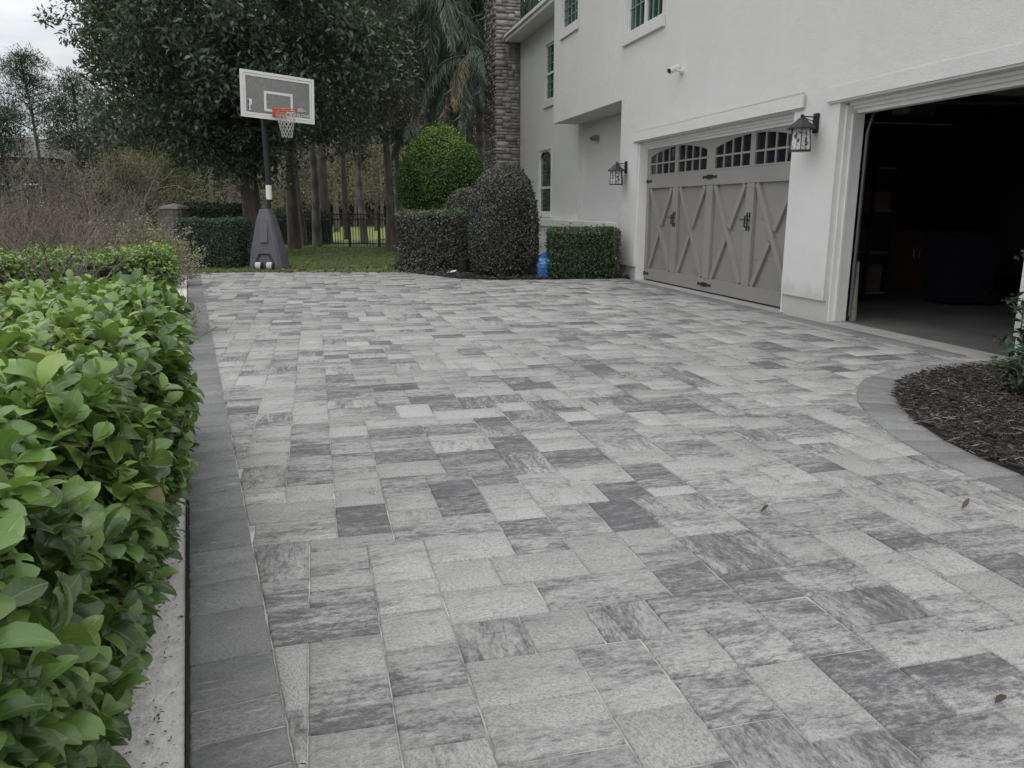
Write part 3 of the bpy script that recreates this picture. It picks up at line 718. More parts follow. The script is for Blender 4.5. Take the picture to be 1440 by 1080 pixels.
# ------------------------------------------------------------------ fittings on the facade
def seedglass():
    t = NT('seeded_lantern_glass'); n = t.noise(t.obj(), 45, 4, .7)
    t.col(t.ramp(n, [(.36, (.22, .22, .22)), (.5, (.78, .78, .76))])); t.rough(.15); t.bsdf.inputs['Alpha'].default_value = .82; t.bump(n, .5, .004); return t.m
M['lglass'] = seedglass()
def lantern(s, z, label, k=1.0):
    p = hw(s, 0); L = thing('wall_lantern', label, 'lantern', (p[0], p[1], z), HR, 'black lanterns on the garage wall')
    mb = MB(); mb.bbox(-.055 * k, .055 * k, -.024, -.002, -.13 * k, .10 * k, .006); mb.build('backplate', M['lantern_metal'], L)
    mb = MB(); c = (0, -.205 * k, 0)
    mb.tube([(0, -.02, .055 * k), (0, -.205 * k, .06 * k)], .009, 6); mb.tube([(0, -.02, .0), (0, -.10 * k, .02), (0, -.205 * k, .055 * k)], .006, 6)
    mb.lathe([(.0, .085 * k), (.02 * k, .08 * k), (.022 * k, .05 * k), (.012, .035 * k)], (0, -.205 * k, 0), 10); mb.build('arm', M['lantern_metal'], L, True)
    mb = MB(); mb.lathe([(.012, .045 * k), (.05 * k, .035 * k), (.10 * k, -.012 * k), (.185 * k, -.075 * k), (.185 * k, -.088 * k), (.12 * k, -.08 * k)], c, 6, PI / 6); mb.build('roof', M['lantern_metal'], L)
    mb = MB(); r0, r1 = .115 * k, .135 * k; zt, zb = -.082 * k, -.335 * k
    for j in range(6):
        q = j * PI / 3 + PI / 6; mb.tube([(r0 * math.cos(q), c[1] + r0 * math.sin(q), zt), (r1 * math.cos(q), c[1] + r1 * math.sin(q), zb)], .007 * k, 4)
    mb.lathe([(.01, zb - .012 * k), (.145 * k, zb - .012 * k), (.145 * k, zb + .006 * k), (.01, zb + .008 * k)], c, 6, PI / 6)
    mb.build('frame', M['lantern_metal'], L)
    mb = MB()
    for j in range(6):                                              # iron branch with leaves on each side
        q = j * PI / 3 + PI / 3; rr = .122 * k * .866 + .004
        o = Vector((math.cos(q) * rr, c[1] + math.sin(q) * rr, 0)); tx = Vector((-math.sin(q), math.cos(q), 0))
        for _ in range(4):
            u = random.uniform(-.035, .035) * k; zz = random.uniform(zb + .03, zt - .03); a_ = random.uniform(0, PI); l = random.uniform(.02, .035) * k
            d = tx * math.cos(a_) + Vector((0, 0, 1)) * math.sin(a_); n_ = tx * -math.sin(a_) + Vector((0, 0, 1)) * math.cos(a_); b_ = o + tx * u + Vector((0, 0, zz)); nn = Vector((math.cos(q), math.sin(q), 0)) * .003
            mb.add([b_ - d * l, b_ + n_ * l * .4, b_ + d * l, b_ - n_ * l * .4, b_ - d * l + nn, b_ + n_ * l * .4 + nn, b_ + d * l + nn, b_ - n_ * l * .4 + nn], [(0, 1, 2, 3), (4, 5, 6, 7), (0, 1, 5, 4), (1, 2, 6, 5), (2, 3, 7, 6), (3, 0, 4, 7)])
        mb.tube([o + Vector((0, 0, zb)), o + tx * .012 * k + Vector((0, 0, (zb + zt) / 2)), o - tx * .015 * k + Vector((0, 0, zt))], .003, 4)
    mb.build('leaf_ornament', M['lantern_metal'], L)
    mb = MB(); mb.lathe([(.108 * k, zt), (.127 * k, zb + .008 * k)], c, 6, PI / 6); mb.f = mb.f[:-2]; mb.m = mb.m[:-2]; mb.build('pane', M['lglass'], L)
    mb = MB(); mb.lathe([(.012, zt), (.014, zt - .05 * k), (.024 * k, zt - .07 * k), (.022 * k, zt - .11 * k), (.004, zt - .125 * k)], c, 10); mb.build('bulb', M['white_plastic'], L, True)
lantern(5.03, 2.36, 'larger looking black lantern on the white pillar between the two garage doors')
lantern(-.95, 2.13, 'black lantern on the corner wall left of the closed grey garage door')
# bullet camera
p = hw(1.31, 0); L = thing('security_camera', 'white bullet security camera high on the stucco wall above the grey garage door', 'camera', (p[0], p[1], 3.52), HR)
mb = MB(); mb.lathe([(.055, 0), (.055, .025), (.03, .04)], n=14); mb.xf(Matrix.Rotation(R(90), 4, 'X')); mb.tube([(0, -.035, 0), (.0, -.09, .01), (-.02, -.11, .03)], .022, 8); mb.build('mount', M['white_plastic'], L, True)
mb = MB(); mb.lathe([(.01, .10), (.045, .095), (.050, .05), (.050, -.09), (.056, -.10), (.056, -.13), (.043, -.131), (.04, -.118)], n=16)
mb.xf(Matrix.Translation((-.03, -.13, .035)) @ Matrix.Rotation(R(20), 4, 'Z') @ Matrix.Rotation(R(-68), 4, 'X')); mb.build('housing', M['white_plastic'], L, True)
mb = MB(); mb.lathe([(.002, -.112), (.038, -.116), (.038, -.121), (.002, -.122)], n=14); mb.xf(Matrix.Translation((-.03, -.13, .035)) @ Matrix.Rotation(R(20), 4, 'Z') @ Matrix.Rotation(R(-68), 4, 'X')); mb.build('lens', M['black_plastic'], L, True)
# flood light under the overhang
p = hw(-4.72, .80); L = thing('flood_light', 'small grey flood light on the recessed wall below the overhang', 'light', (p[0], p[1], 3.06), HR)
mb = MB(); mb.lathe([(.06, 0), (.06, .03), (.02, .04)], n=12); mb.xf(Matrix.Rotation(R(90), 4, 'X')); mb.build('mount', M['white_plastic'], L, True)
for e in (-1, 1):
    mb = MB(); mb.lathe([(.03, 0), (.05, -.05), (.075, -.12), (.07, -.125), (.05, -.1)], n=14)
    mb.xf(Matrix.Translation((e * .07, -.07, -.02)) @ Matrix.Rotation(R(25 * e), 4, 'Y') @ Matrix.Rotation(R(-40), 4, 'X')); mb.build('lamp_head', simple('grey_lamp_metal', (.22, .22, .22), .5), L, True)

# ------------------------------------------------------------------ things in the dark garage
def hp(s, d, z=0): q = hw(s, d); return (q[0], q[1], z)
M['carton'] = simple('brown_cardboard', (.09, .065, .05), .85)
G_ = 'stored things in the dark garage'
L = thing('storage_cabinet', 'reddish brown wooden cabinet deep inside the open garage', 'cabinet', hp(2.75, 4.0, -.008), HR, G_)
wood = simple('dark_red_wood', (.16, .07, .06), .5, .25, 6)
mb = MB(); mb.bbox(-.6, .6, -.3, .3, 0, .98, .01); mb.build('body', wood, L)
for e in (-1, 1):
    mb = MB(); mb.bbox(e * .3 - .27, e * .3 + .27, -.325, -.302, .08, .9, .006); mb.build('door', wood, L)
    mb = MB(); mb.tube([(e * .06, -.33, .55), (e * .06, -.35, .57), (e * .06, -.35, .66), (e * .06, -.33, .68)], .006, 5); mb.build('handle', M['white_plastic'], L)
L = thing('storage_box', 'dark plastic storage box on top of the brown cabinet', 'box', hp(2.75, 4.0, .972), HR)
mb = MB(); mb.bbox(-.35, .35, -.22, .22, 0, .5, .02); mb.build('body', M['black_plastic'], L); mb = MB(); mb.bbox(-.37, .37, -.24, .24, .50, .54, .01); mb.build('lid', M['black_plastic'], L)
L = thing('wheeled_bin', 'dark wheeled bin with a small white sticker just inside the open garage', 'bin', hp(4.35, 3.0, -.008), HR, G_)
bm_ = simple('navy_bin_plastic', (.018, .02, .03), .45); V4 = lambda w, d, z: [(-w, -d, z), (w, -d, z), (w, d, z), (-w, d, z)]
mb = MB(); mb.add(V4(.27, .3, .05) + V4(.34, .38, .98), [(0, 1, 2, 3), (4, 5, 6, 7), (0, 1, 5, 4), (1, 2, 6, 5), (2, 3, 7, 6), (3, 0, 4, 7)]); mb.build('body', bm_, L)
mb = MB(); mb.bbox(-.37, .37, -.42, .42, .985, 1.05, .025); mb.build('lid', bm_, L)
for e in (-1, 1): mb = MB(); mb.lathe([(.02, -.03), (.12, -.03), (.12, .03), (.02, .03)], n=14); mb.xf(Matrix.Translation((e * .3, .3, .12)) @ Matrix.Rotation(R(90), 4, 'Y')); mb.build('wheel', M['black_plastic'], L)
mb = MB(); mb.box(-.1, .08, -.352, -.347, .70, .74); mb.build('sticker', M['white_plastic'], L)
L = thing('door_opener', 'grey garage door opener hanging from the dark ceiling', 'door opener', hp(3.16, 3.0, 3.12), HR)
mb = MB(); mb.bbox(-.15, .15, -.22, .22, -.42, -.24, .02); mb.build('motor_housing', M['garage_floor'], L, True)
for e in (-1, 1): mb = MB(); mb.box(e * .13 - .012, e * .13 + .012, -.01, .01, -.24, 0); mb.build('hanger', M['iron'], L)
mb = MB(); mb.bbox(-.14, .14, -.34, -.222, -.40, -.28, .02); mb.build('lamp_cover', M['white_plastic'], L)
L = thing('shelf_unit', 'tall dark storage shelf behind the left jamb inside the open garage', 'shelf', hp(3.35, 2.1, -.008), HR, G_)
for x in (-.42, .42):
    for y_ in (-.2, .2): mb = MB(); mb.box(x - .02, x + .02, y_ - .02, y_ + .02, 0, 2.0); mb.build('post', M['iron'], L)
for z in (.1, .7, 1.3, 1.9): mb = MB(); mb.box(-.4, .4, -.18, .18, z, z + .025); mb.build('shelf_board', M['garage_floor'], L)
for x, z, w_, h_ in ((-.2, .727, .16, .3), (.18, 1.327, .2, .26), (.1, .127, .25, .4)):
    o = thing('carton', 'dim brown carton on the %s board of the dark garage shelf' % {.727: 'middle', 1.327: 'upper', .127: 'lowest'}[z], 'carton', hp(3.35 + x, 2.1, z - .008), HR)
    mb = MB(); mb.bbox(-w_, w_, -.14, .14, 0, h_, .006); mb.build('body', M['carton'], o); mb = MB(); mb.box(-.025, .025, -.1415, .1415, h_ - .06, h_ + .0015); mb.build('tape', M['garage_floor'], o)
L = thing('wooden_board', 'pale wooden board leaning on the left jamb of the open garage', 'board', hp(5.545, .37, -.006), HR)
mb = MB(); mb.box(-.05, .05, -.012, .012, 0, .72); mb.xf(Matrix.Rotation(R(-7), 4, 'Y') @ Matrix.Rotation(R(-3), 4, 'X')); mb.build('plank', simple('pale_plank', (.20, .19, .165), .8, .2, 9), L)

# ------------------------------------------------------------------ basketball hoop
hx, hy = -5.52, 17.85
bx = np.array([.777, .63]); bn = np.array([.63, -.777])
hoop = thing('basketball_hoop', 'portable basketball hoop with glass backboard and dark grey base', 'basketball hoop', (hx, hy, -.02), 0)
greyb = simple('slate_grey_plastic', (.105, .10, .122), .55, .12, 3, .1, 60)
ang = math.atan2(-.25, 1) * .5
# base shroud: tapered, hollowed at the foot
mb = MB()
prof = [(.37, .27, 0), (.365, .265, .08), (.325, .24, .40), (.255, .20, .75), (.175, .15, 1.12), (.115, .11, 1.31), (.10, .10, 1.34)]
for (w_, d_, z_) in prof: mb.v += [(-w_, -d_ - .05, z_), (-w_ * .82, -d_ - .11, z_), (w_ * .82, -d_ - .11, z_), (w_, -d_ - .05, z_), (w_, d_, z_), (-w_, d_, z_)]
for i in range(len(prof) - 1):
    for j in range(6): mb.f.append([i * 6 + j, i * 6 + (j + 1) % 6, i * 6 + 6 + (j + 1) % 6, i * 6 + 6 + j]); mb.m.append(0)
e = (len(prof) - 1) * 6; mb.f.append([e + j for j in range(6)]); mb.m.append(0)
base = mb.build('base', greyb, hoop)
mb = MB(); mb.tube([(-.20, -.40, .03), (-.19, -.405, .16), (-.11, -.375, .37), (.11, -.375, .37), (.19, -.405, .16), (.20, -.40, .03)], .018, 6); mb.build('handle', M['black_plastic'], base)
mb = MB(); mb.prism([(-.05, .62), (.05, .62), (.06, 1.02), (-.06, 1.02)], lambda u, v, d: (u * 1.6, d - .30 + (v - .62) * .20, v), -.075, -.058); mb.build('panel', greyb, base)
for e_ in (-1, 1):
    mb = MB(); mb.lathe([(.02, -.085), (.075, -.085), (.085, -.07), (.085, .07), (.075, .085), (.02, .085)], n=18); mb.xf(Matrix.Translation((e_ * .125, -.43, .10)) @ Matrix.Rotation(R(90), 4, 'Y')); wv = mb.build('wheel', M['black_plastic'], hoop, True)
    mb = MB(); mb.lathe([(.086, -.058), (.089, -.055), (.089, .055), (.086, .058)], n=18); mb.xf(Matrix.Translation((e_ * .125, -.43, .10)) @ Matrix.Rotation(R(90), 4, 'Y')); mb.build('tread', simple('pale_wheel_band', (.5, .5, .48), .6), wv)
bcx, bcy = -5.115 - hx, 17.55 - hy
bc = np.array([bcx + .11, bcy]); bz0, bz1 = 3.20, 4.14; hwid = .815
pole0 = (.04, .02, 1.2); pt = bc - bn * .42; pole1 = (pt[0] * .28 + .0, pt[1] * .28, 3.35)
mb = MB(); mb.tube([pole0, (.06, .02, 1.5)], .05, 10); mb.tube([(.06, .02, 1.5), (.085, .025, 1.95), pole1], [.062, .062, .062], 10); pole = mb.build('pole', M['iron'], hoop, True)
mb = MB(); mb.tube([(.068, .02, 1.55), (.080, .024, 1.86)], .0655, 10); mb.build('height_sticker', M['white_plastic'], pole)
mb = MB()
for zz in (3.35, 3.95):
    for e_ in (-.1, .1): q = bc + bx * e_ - bn * .06; mb.tube([(pole1[0], pole1[1], zz - .25), (q[0], q[1], zz)], .026, 6)
mb.tube([(pole1[0], pole1[1], 3.0), (pole1[0], pole1[1], 3.8)], .06, 8)
for e_ in (-.27, .27):
    q = bc + bx * e_ - bn * .05; mb.tube([(q[0], q[1], bz0 + .03), (q[0], q[1], bz1 - .03)], .017, 4)
mb.build('bracket', M['iron'], hoop)
roll = R(2.3)
def BP(u, v, d):                                   # board coordinates -> hoop local
    cu, sv = math.cos(roll), math.sin(roll); U_, V_ = u * cu + (v - .47) * sv, (v - .47) * cu - u * sv
    q = bc + bx * U_ + bn * d; return (q[0], q[1], bz0 + .47 + V_)
def frame_rect(mb, u0, u1, v0, v1, w_, d0, d1):
    for a_, b_, c_, e_ in ((u0, u1, v0, v0 + w_), (u0, u1, v1 - w_, v1), (u0, u0 + w_, v0 + w_, v1 - w_), (u1 - w_, u1, v0 + w_, v1 - w_)): mb.prism([(a_, c_), (b_, c_), (b_, e_), (a_, e_)], BP, d0, d1)
t = NT('backboard_glass'); t.col((.33, .335, .33, 1)); t.rough(.08); t.bsdf.inputs['Alpha'].default_value = .50; t.bsdf.inputs['Specular IOR Level'].default_value = .8; M['bglass'] = t.m  # grey base colour stands in for sky glare on the glass
mb = MB(); mb.prism([(-hwid + .02, .02), (hwid - .02, .02), (hwid - .02, .92), (-hwid + .02, .92)], BP, -.006, .006); bb = mb.build('backboard', M['bglass'], hoop)
mb = MB(); frame_rect(mb, -hwid, hwid, 0, .94, .055, -.025, .016); mb.build('frame', M['white_plastic'], bb)
mb = MB(); frame_rect(mb, -hwid + .062, hwid - .062, .062, .878, .045, .0065, .0095); frame_rect(mb, -.32, .32, .16, .57, .05, .0065, .0095); mb.build('white_line', M['white_plastic'], bb)
# league style sticker: white panel, blue side, pale dribbling figure
blue, red = simple('sticker_blue', (.02, .06, .22), .5), simple('sticker_red', (.35, .03, .04), .5)
mb = MB(); mb.prism([(-.69, .14), (-.585, .14), (-.585, .37), (-.69, .37)], BP, .010, .0115); lg = mb.build('emblem', M['white_plastic'], bb)
mb = MB(); mb.mi = 0; mb.prism([(-.685, .145), (-.657, .145), (-.644, .20), (-.656, .25), (-.641, .30), (-.652, .365), (-.685, .365)], BP, .0118, .0126)
mb.mi = 1; mb.prism([(-.590, .145), (-.615, .145), (-.622, .21), (-.605, .27), (-.590, .26)], BP, .0118, .0126)
ob = mb.build('emblem', [blue, red], bb)
# maker's word and ball swoosh
def text(s, size, M4, mat, parent, name='lettering'):
    cu = bpy.data.curves.new(name, 'FONT'); cu.body = s; cu.size = size; cu.extrude = .0008; cu.align_x = 'CENTER'
    o = bpy.data.objects.new(name + '_tmp', cu); C.objects.link(o); dg = bpy.context.evaluated_depsgraph_get(); me = bpy.data.meshes.new_from_object(o.evaluated_get(dg)); C.objects.unlink(o); bpy.data.objects.remove(o)
    me.materials.clear(); me.materials.append(mat); me.transform(M4); return put(bpy.data.objects.new(name, me), parent)
o0 = Vector(BP(.52, .125, .0112)); M4 = Matrix(((bx[0], 0, bn[0], o0.x), (bx[1], 0, bn[1], o0.y), (-math.sin(roll), 1, 0, o0.z), (0, 0, 0, 1)))
text('SPALDING', .085, M4, M['white_plastic'], bb)
mb = MB()
for k in range(4):
    pts = [BP(.50 + .13 * math.cos(q) * (1 - .12 * k), .205 + (.085 - .02 * k) * math.sin(q), .0115) for q in np.linspace(.35 + .2 * k, PI - .5 - .1 * k, 8)]
    mb.tube(pts, .006, 4)
mb.build('swoosh', M['white_plastic'], bb)
orange = simple('rim_orange', (.62, .10, .035), .45, .1, 8)
rc = bc + bn * .34; RZ = bz0 + .185; RR = .235
mb = MB(); k = 28
mb.tube([(rc[0] + RR * math.cos(2 * PI * j / k), rc[1] + RR * math.sin(2 * PI * j / k), RZ) for j in range(k + 1)], .013, 6, False)
mb.tube([(rc[0] + RR * 1.0 * math.cos(2 * PI * j / k), rc[1] + RR * math.sin(2 * PI * j / k), RZ - .045) for j in range(k + 1)], .006, 5, False)
for e_ in (-.09, .09): q0 = bc + bx * e_ + bn * .02; q1 = rc + bx * e_ * 1.2 - bn * RR * .9; mb.tube([(*q0, RZ - .06), (*q1, RZ)], .016, 5)
mb.prism([(-.15, .06), (.15, .06), (.15, .24), (-.15, .24)], BP, .010, .032)
rim = mb.build('rim', orange, hoop, True)
M['net'] = simple('net_cord', (.48, .48, .46), .8)
mb = MB(); nn = 12; rows = 8
def netp(j, i): f_ = i / rows; r_ = RR * (1 - .58 * f_ ** .75 + .08 * max(0, f_ - .75)); q = 2 * PI * (j + .5 * (i % 2)) / nn; return (rc[0] + r_ * math.cos(q), rc[1] + r_ * math.sin(q), RZ - .01 - .55 * f_)
for i in range(rows):
    for j in range(nn):
        for dj in ((0, -1) if i % 2 == 0 else (0, 1)): mb.tube([netp(j, i), netp(j + dj, i + 1)], .0065, 3, False)
mb.build('net', M['net'], hoop)

# ------------------------------------------------------------------ clipped hedges and shrubs
LM = leafmat
M['lf_near'] = LM('broad_hedge_leaf', [(0, (.026, .052, .022)), (.28, (.066, .13, .038)), (.55, (.15, .26, .062)), (.82, (.26, .40, .10)), (.93, (.32, .38, .11)), (1, (.17, .13, .06))], .29, .5, .22, .4)
M['lf_dark'] = LM('dark_hedge_leaf', [(0, (.014, .030, .020)), (.5, (.034, .068, .042)), (.85, (.065, .115, .068)), (1, (.11, .155, .095))], .45, .4, .12)
M['lf_green'] = LM('box_hedge_leaf', [(0, (.017, .042, .017)), (.5, (.040, .085, .032)), (.85, (.08, .15, .055)), (1, (.13, .19, .085))], .42, .45, .15)
M['lf_grey'] = LM('bronze_shrub_leaf', [(0, (.030, .030, .026)), (.45, (.070, .074, .060)), (.8, (.128, .136, .110)), (1, (.23, .235, .20))], .40, .5, .1)
M['lf_bright'] = LM('bright_ball_leaf', [(0, (.022, .065, .020)), (.4, (.055, .135, .032)), (.75, (.13, .25, .048)), (1, (.26, .40, .085))], .45, .4, .2)
M['lf_sage'] = LM('sage_twig_leaf', [(0, (.15, .145, .095)), (.5, (.27, .26, .175)), (1, (.40, .375, .28))], .7, .3, .15)
M['twig'] = barkmat('shrub_twig', (.10, .088, .072), (.30, .27, .23), 1, 30)
M['twig_red'] = barkmat('reddish_twig', (.12, .098, .078), (.30, .25, .205), 1, 30)
M['core_shade'] = simple('shade_core', (.028, .026, .020), .95, .4, 30)  # solid core that stops see-through, its dark colour stands in for inner shade

def boxpts(n, lo, hi, r, faces='xXyYZ'):
    lo, hi = np.array(lo), np.array(hi); d = hi - lo; A = []
    fs = [(0, 0, 'x'), (0, 1, 'X'), (1, 0, 'y'), (1, 1, 'Y'), (2, 1, 'Z')]; fs = [f for f in fs if f[2] in faces]
    ar = np.array([np.prod(np.delete(d, f[0])) for f in fs]); k = rng.choice(len(fs), n, p=ar / ar.sum()); P = lo + rng.random((n, 3)) * d
    for i, (ax, hi_, _) in enumerate(fs): P[k == i, ax] = hi[ax] if hi_ else lo[ax]
    ilo, ihi = lo + r, hi - r; ilo[2] = lo[2] - 1; q = np.clip(P, ilo, ihi); N = unit(P - q); return q + N * r, N
def foliage(name, P, N, mat, parent, L, W, T, amp=.04, f=2.0, jit=.04, spread=.9, up=.25, tone0=.45, tsp=.22, topb=0, seed=1):
    n = len(P); lu = lump(P, f, seed); P = P + N * (lu * amp - np.abs(rng.normal(size=n)) * jit + jit * .4)[:, None]
    sr = rng.random(n) < .035; P = P + N * (sr * rng.uniform(.02, .09, n))[:, None]
    D = unit(rdir(n) * spread + N * .45 + np.array([0, 0, up])); Nn = N + rdir(n) * .55 + np.array([0, 0, .3])
    tone = np.clip(tone0 + rng.normal(size=n) * tsp + .12 * lump(P, f * .8, seed + 9) + topb * np.clip(N[:, 2], 0, 1), 0, 1)
    V, F, A = leaves(P, D, Nn, rng.uniform(*L, n), rng.uniform(*W, n), T, tone); return npmesh(name, V, [F], mat, parent, A)
def stems(parent, w, d, h, n, mat=None, r=.012):
    mb = MB()
    for _ in range(n):
        x, y = random.uniform(-w, w), random.uniform(-d, d); k = random.uniform(.5, .9)
        mb.tube([(x * .5, y * .5, -.03), (x * .8, y * .8, h * .4), (x, y, h * k)], [r, r * .7, r * .3], 4)
    return mb.build('stems', mat or M['twig'], parent)
def hedge(name, label, loc, rz, w, d, h, n, mat, L=(.035, .06), W=(.010, .017), r=.12, group=None, T=TM, z0=.03, core=.10, **k):
    o = thing(name, label, 'hedge', loc, rz, group); P, N = boxpts(n, (-w / 2, -d / 2, z0), (w / 2, d / 2, h), r)
    foliage('foliage', P, N, mat, o, L, W, T, **k)
    c = MB(); c.bbox(-w / 2 + core, w / 2 - core, -d / 2 + core, d / 2 - core, .06, h - core, .06); c.build('shade_core', M['core_shade'], o); stems(o, w / 2 - .15, d / 2 - .15, h, 14); return o
hedge('clipped_hedge', 'square clipped green hedge beside the blue bag, against the white house', (1.39, 15.55, 0), R(4), 1.33, .85, .95, 9000, M['lf_green'], r=.10, amp=.022, group='clipped hedges round the driveway', tone0=.42, topb=.2, seed=2)
hedge('clipped_hedge', 'bronze grey box hedge with green top, left of the tall domed shrub', (-1.72, 17.45, 0), R(-6), 1.45, 1.3, 1.24, 12000, M['lf_grey'], L=(.04, .075), W=(.012, .02), r=.16, amp=.05, group='clipped hedges round the driveway', tone0=.42, topb=.25, seed=3)
hedge('clipped_hedge', 'low dark green clipped hedge just left of the basketball hoop', (-6.93, 18.35, -.03), R(-8), 1.5, .9, 1.12, 11000, M['lf_dark'], r=.14, amp=.03, group='clipped hedges round the driveway', tone0=.45, topb=.3, seed=4)
hedge('clipped_hedge', 'dim dark hedge beside the tree trunk, behind the low clipped hedge', (-8.8, 23.6, -.03), R(-3), 2.2, 1.3, 1.45, 9000, M['lf_dark'], L=(.05, .08), W=(.015, .024), r=.25, amp=.07, group='clipped hedges round the driveway', tone0=.35, seed=5)
hedge('clipped_hedge', 'blackish hedge standing beyond the iron fence, right of the hoop base', (-8.35, 30.6, -.03), 0, 2.6, 1.2, 1.25, 8000, M['lf_dark'], L=(.06, .1), W=(.02, .03), r=.3, amp=.08, group='clipped hedges round the driveway', tone0=.15, seed=6)
def green_top(parent_name, w, d, h, n, seed):
    pass
# lighter tips on top of the bronze hedge
bh = [o for o in C.objects if o.get('label', '').startswith('bronze grey box')][0]
P, N = boxpts(2600, (-.1, -.62, 1.1), (.72, .65, 1.25), .12); foliage('green_tips', P[P[:, 2] > 1.16], N[P[:, 2] > 1.16], M['lf_green'], bh, (.035, .06), (.010, .016), TM, tone0=.7)

def lathe_pts(n, prof):
    """prof: list of (r,z) bottom to top"""
    pr = np.array(prof); seg_ = np.linalg.norm(np.diff(pr, axis=0), axis=1) * (pr[:-1, 0] + pr[1:, 0]) / 2; k = rng.choice(len(seg_), n, p=seg_ / seg_.sum()); t = rng.random(n); q = rng.uniform(0, 2 * PI, n)
    r = pr[k, 0] + (pr[k + 1, 0] - pr[k, 0]) * t; z = pr[k, 1] + (pr[k + 1, 1] - pr[k, 1]) * t; dr = pr[k + 1, 0] - pr[k, 0]; dz = pr[k + 1, 1] - pr[k, 1]; l = np.hypot(dr, dz)
    return np.stack([r * np.cos(q), r * np.sin(q), z], 1), np.stack([dz / l * np.cos(q), dz / l * np.sin(q), -dr / l], 1)
def topiary(name, label, cat, loc, prof, n, mat, trunk=None, sx=1.0, core=.86, **k):
    o = thing(name, label, cat, loc); P, N = lathe_pts(n, prof); P[:, 0] *= sx
    foliage('foliage', P, N, mat, o, k.pop('L', (.035, .06)), k.pop('W', (.011, .018)), TM, **k)
    c = MB(); zc = (prof[0][1] + prof[-1][1]) / 2; c.lathe([(max(.01, r * core * .96), zc + (z - zc) * core) for r, z in prof], n=20); c.build('shade_core', M['core_shade'], o)
    if trunk:
        m = MB()
        for _ in range(trunk[1]): a_ = random.uniform(0, 6.3); m.tube([(.12 * math.cos(a_), .12 * math.sin(a_), -.05), (.05 * math.cos(a_ + 1), .05 * math.sin(a_), trunk[0] * .5), (.3 * math.cos(a_), .3 * math.sin(a_), trunk[0])], [.06, .05, .035], 7)
        m.build('trunk', M['twig'], o)
    return o
topiary('rounded_shrub', 'tall domed bronze grey shrub standing in front of the stone chimney', 'shrub', (-.17, 15.78, 0), [(.42, .04), (.56, .15), (.64, .45), (.665, .9), (.66, 1.3), (.62, 1.62), (.52, 1.88), (.36, 2.06), (.17, 2.15), (.01, 2.18)], 17000, M['lf_grey'], (.5, 5), amp=.045, f=2.4, tone0=.42, topb=.12, seed=11)
topiary('ball_topiary', 'big bright green ball shaped tree beside the chimney', 'tree', (-2.02, 22.9, 0), [(.25, 1.30), (.85, 1.33), (1.12, 1.5), (1.22, 1.85), (1.20, 2.3), (1.10, 2.7), (.90, 3.06), (.60, 3.34), (.28, 3.48), (.01, 3.52)], 24000, M['lf_bright'], (1.5, 4), L=(.045, .075), W=(.016, .026), amp=.15, f=2.0, jit=.08, tone0=.40, tsp=.2, topb=.38, seed=12)
topiary('rounded_shrub', 'low grey green mound between the bright ball tree and the domed shrub', 'shrub', (-1.05, 19.6, 0), [(.55, .05), (.72, .5), (.74, .95), (.62, 1.35), (.40, 1.66), (.15, 1.80), (.01, 1.82)], 9000, M['lf_grey'], None, amp=.05, tone0=.5, topb=.2, seed=13)
# nursery pot, white tag
L = thing('plant_pot', 'black plastic nursery pot between the box hedge and the domed shrub', 'pot', (-.98, 16.3, -.008))
mb = MB(); mb.lathe([(.10, 0), (.14, .30), (.155, .30), (.155, .34), (.135, .34), (.13, .29)], n=18); mb.build('pot', M['black_plastic'], L, True)
mb = MB(); mb.lathe([(.132, .292), (.05, .305), (.002, .308)], n=14); mb.build('soil', M['mulch_soil'], L)
L = thing('plant_tag', 'white plastic plant label lying tilted beside the nursery pot', 'plant tag', (-1.26, 16.3, .02))
mb = MB(); mb.bbox(-.10, .10, -.03, .03, -.003, .003, .002); mb.xf(Matrix.Translation((0, 0, .03)) @ Matrix.Rotation(R(-10), 4, 'Y') @ Matrix.Rotation(R(28), 4, 'X')); mb.build('card', M['white_plastic'], L)
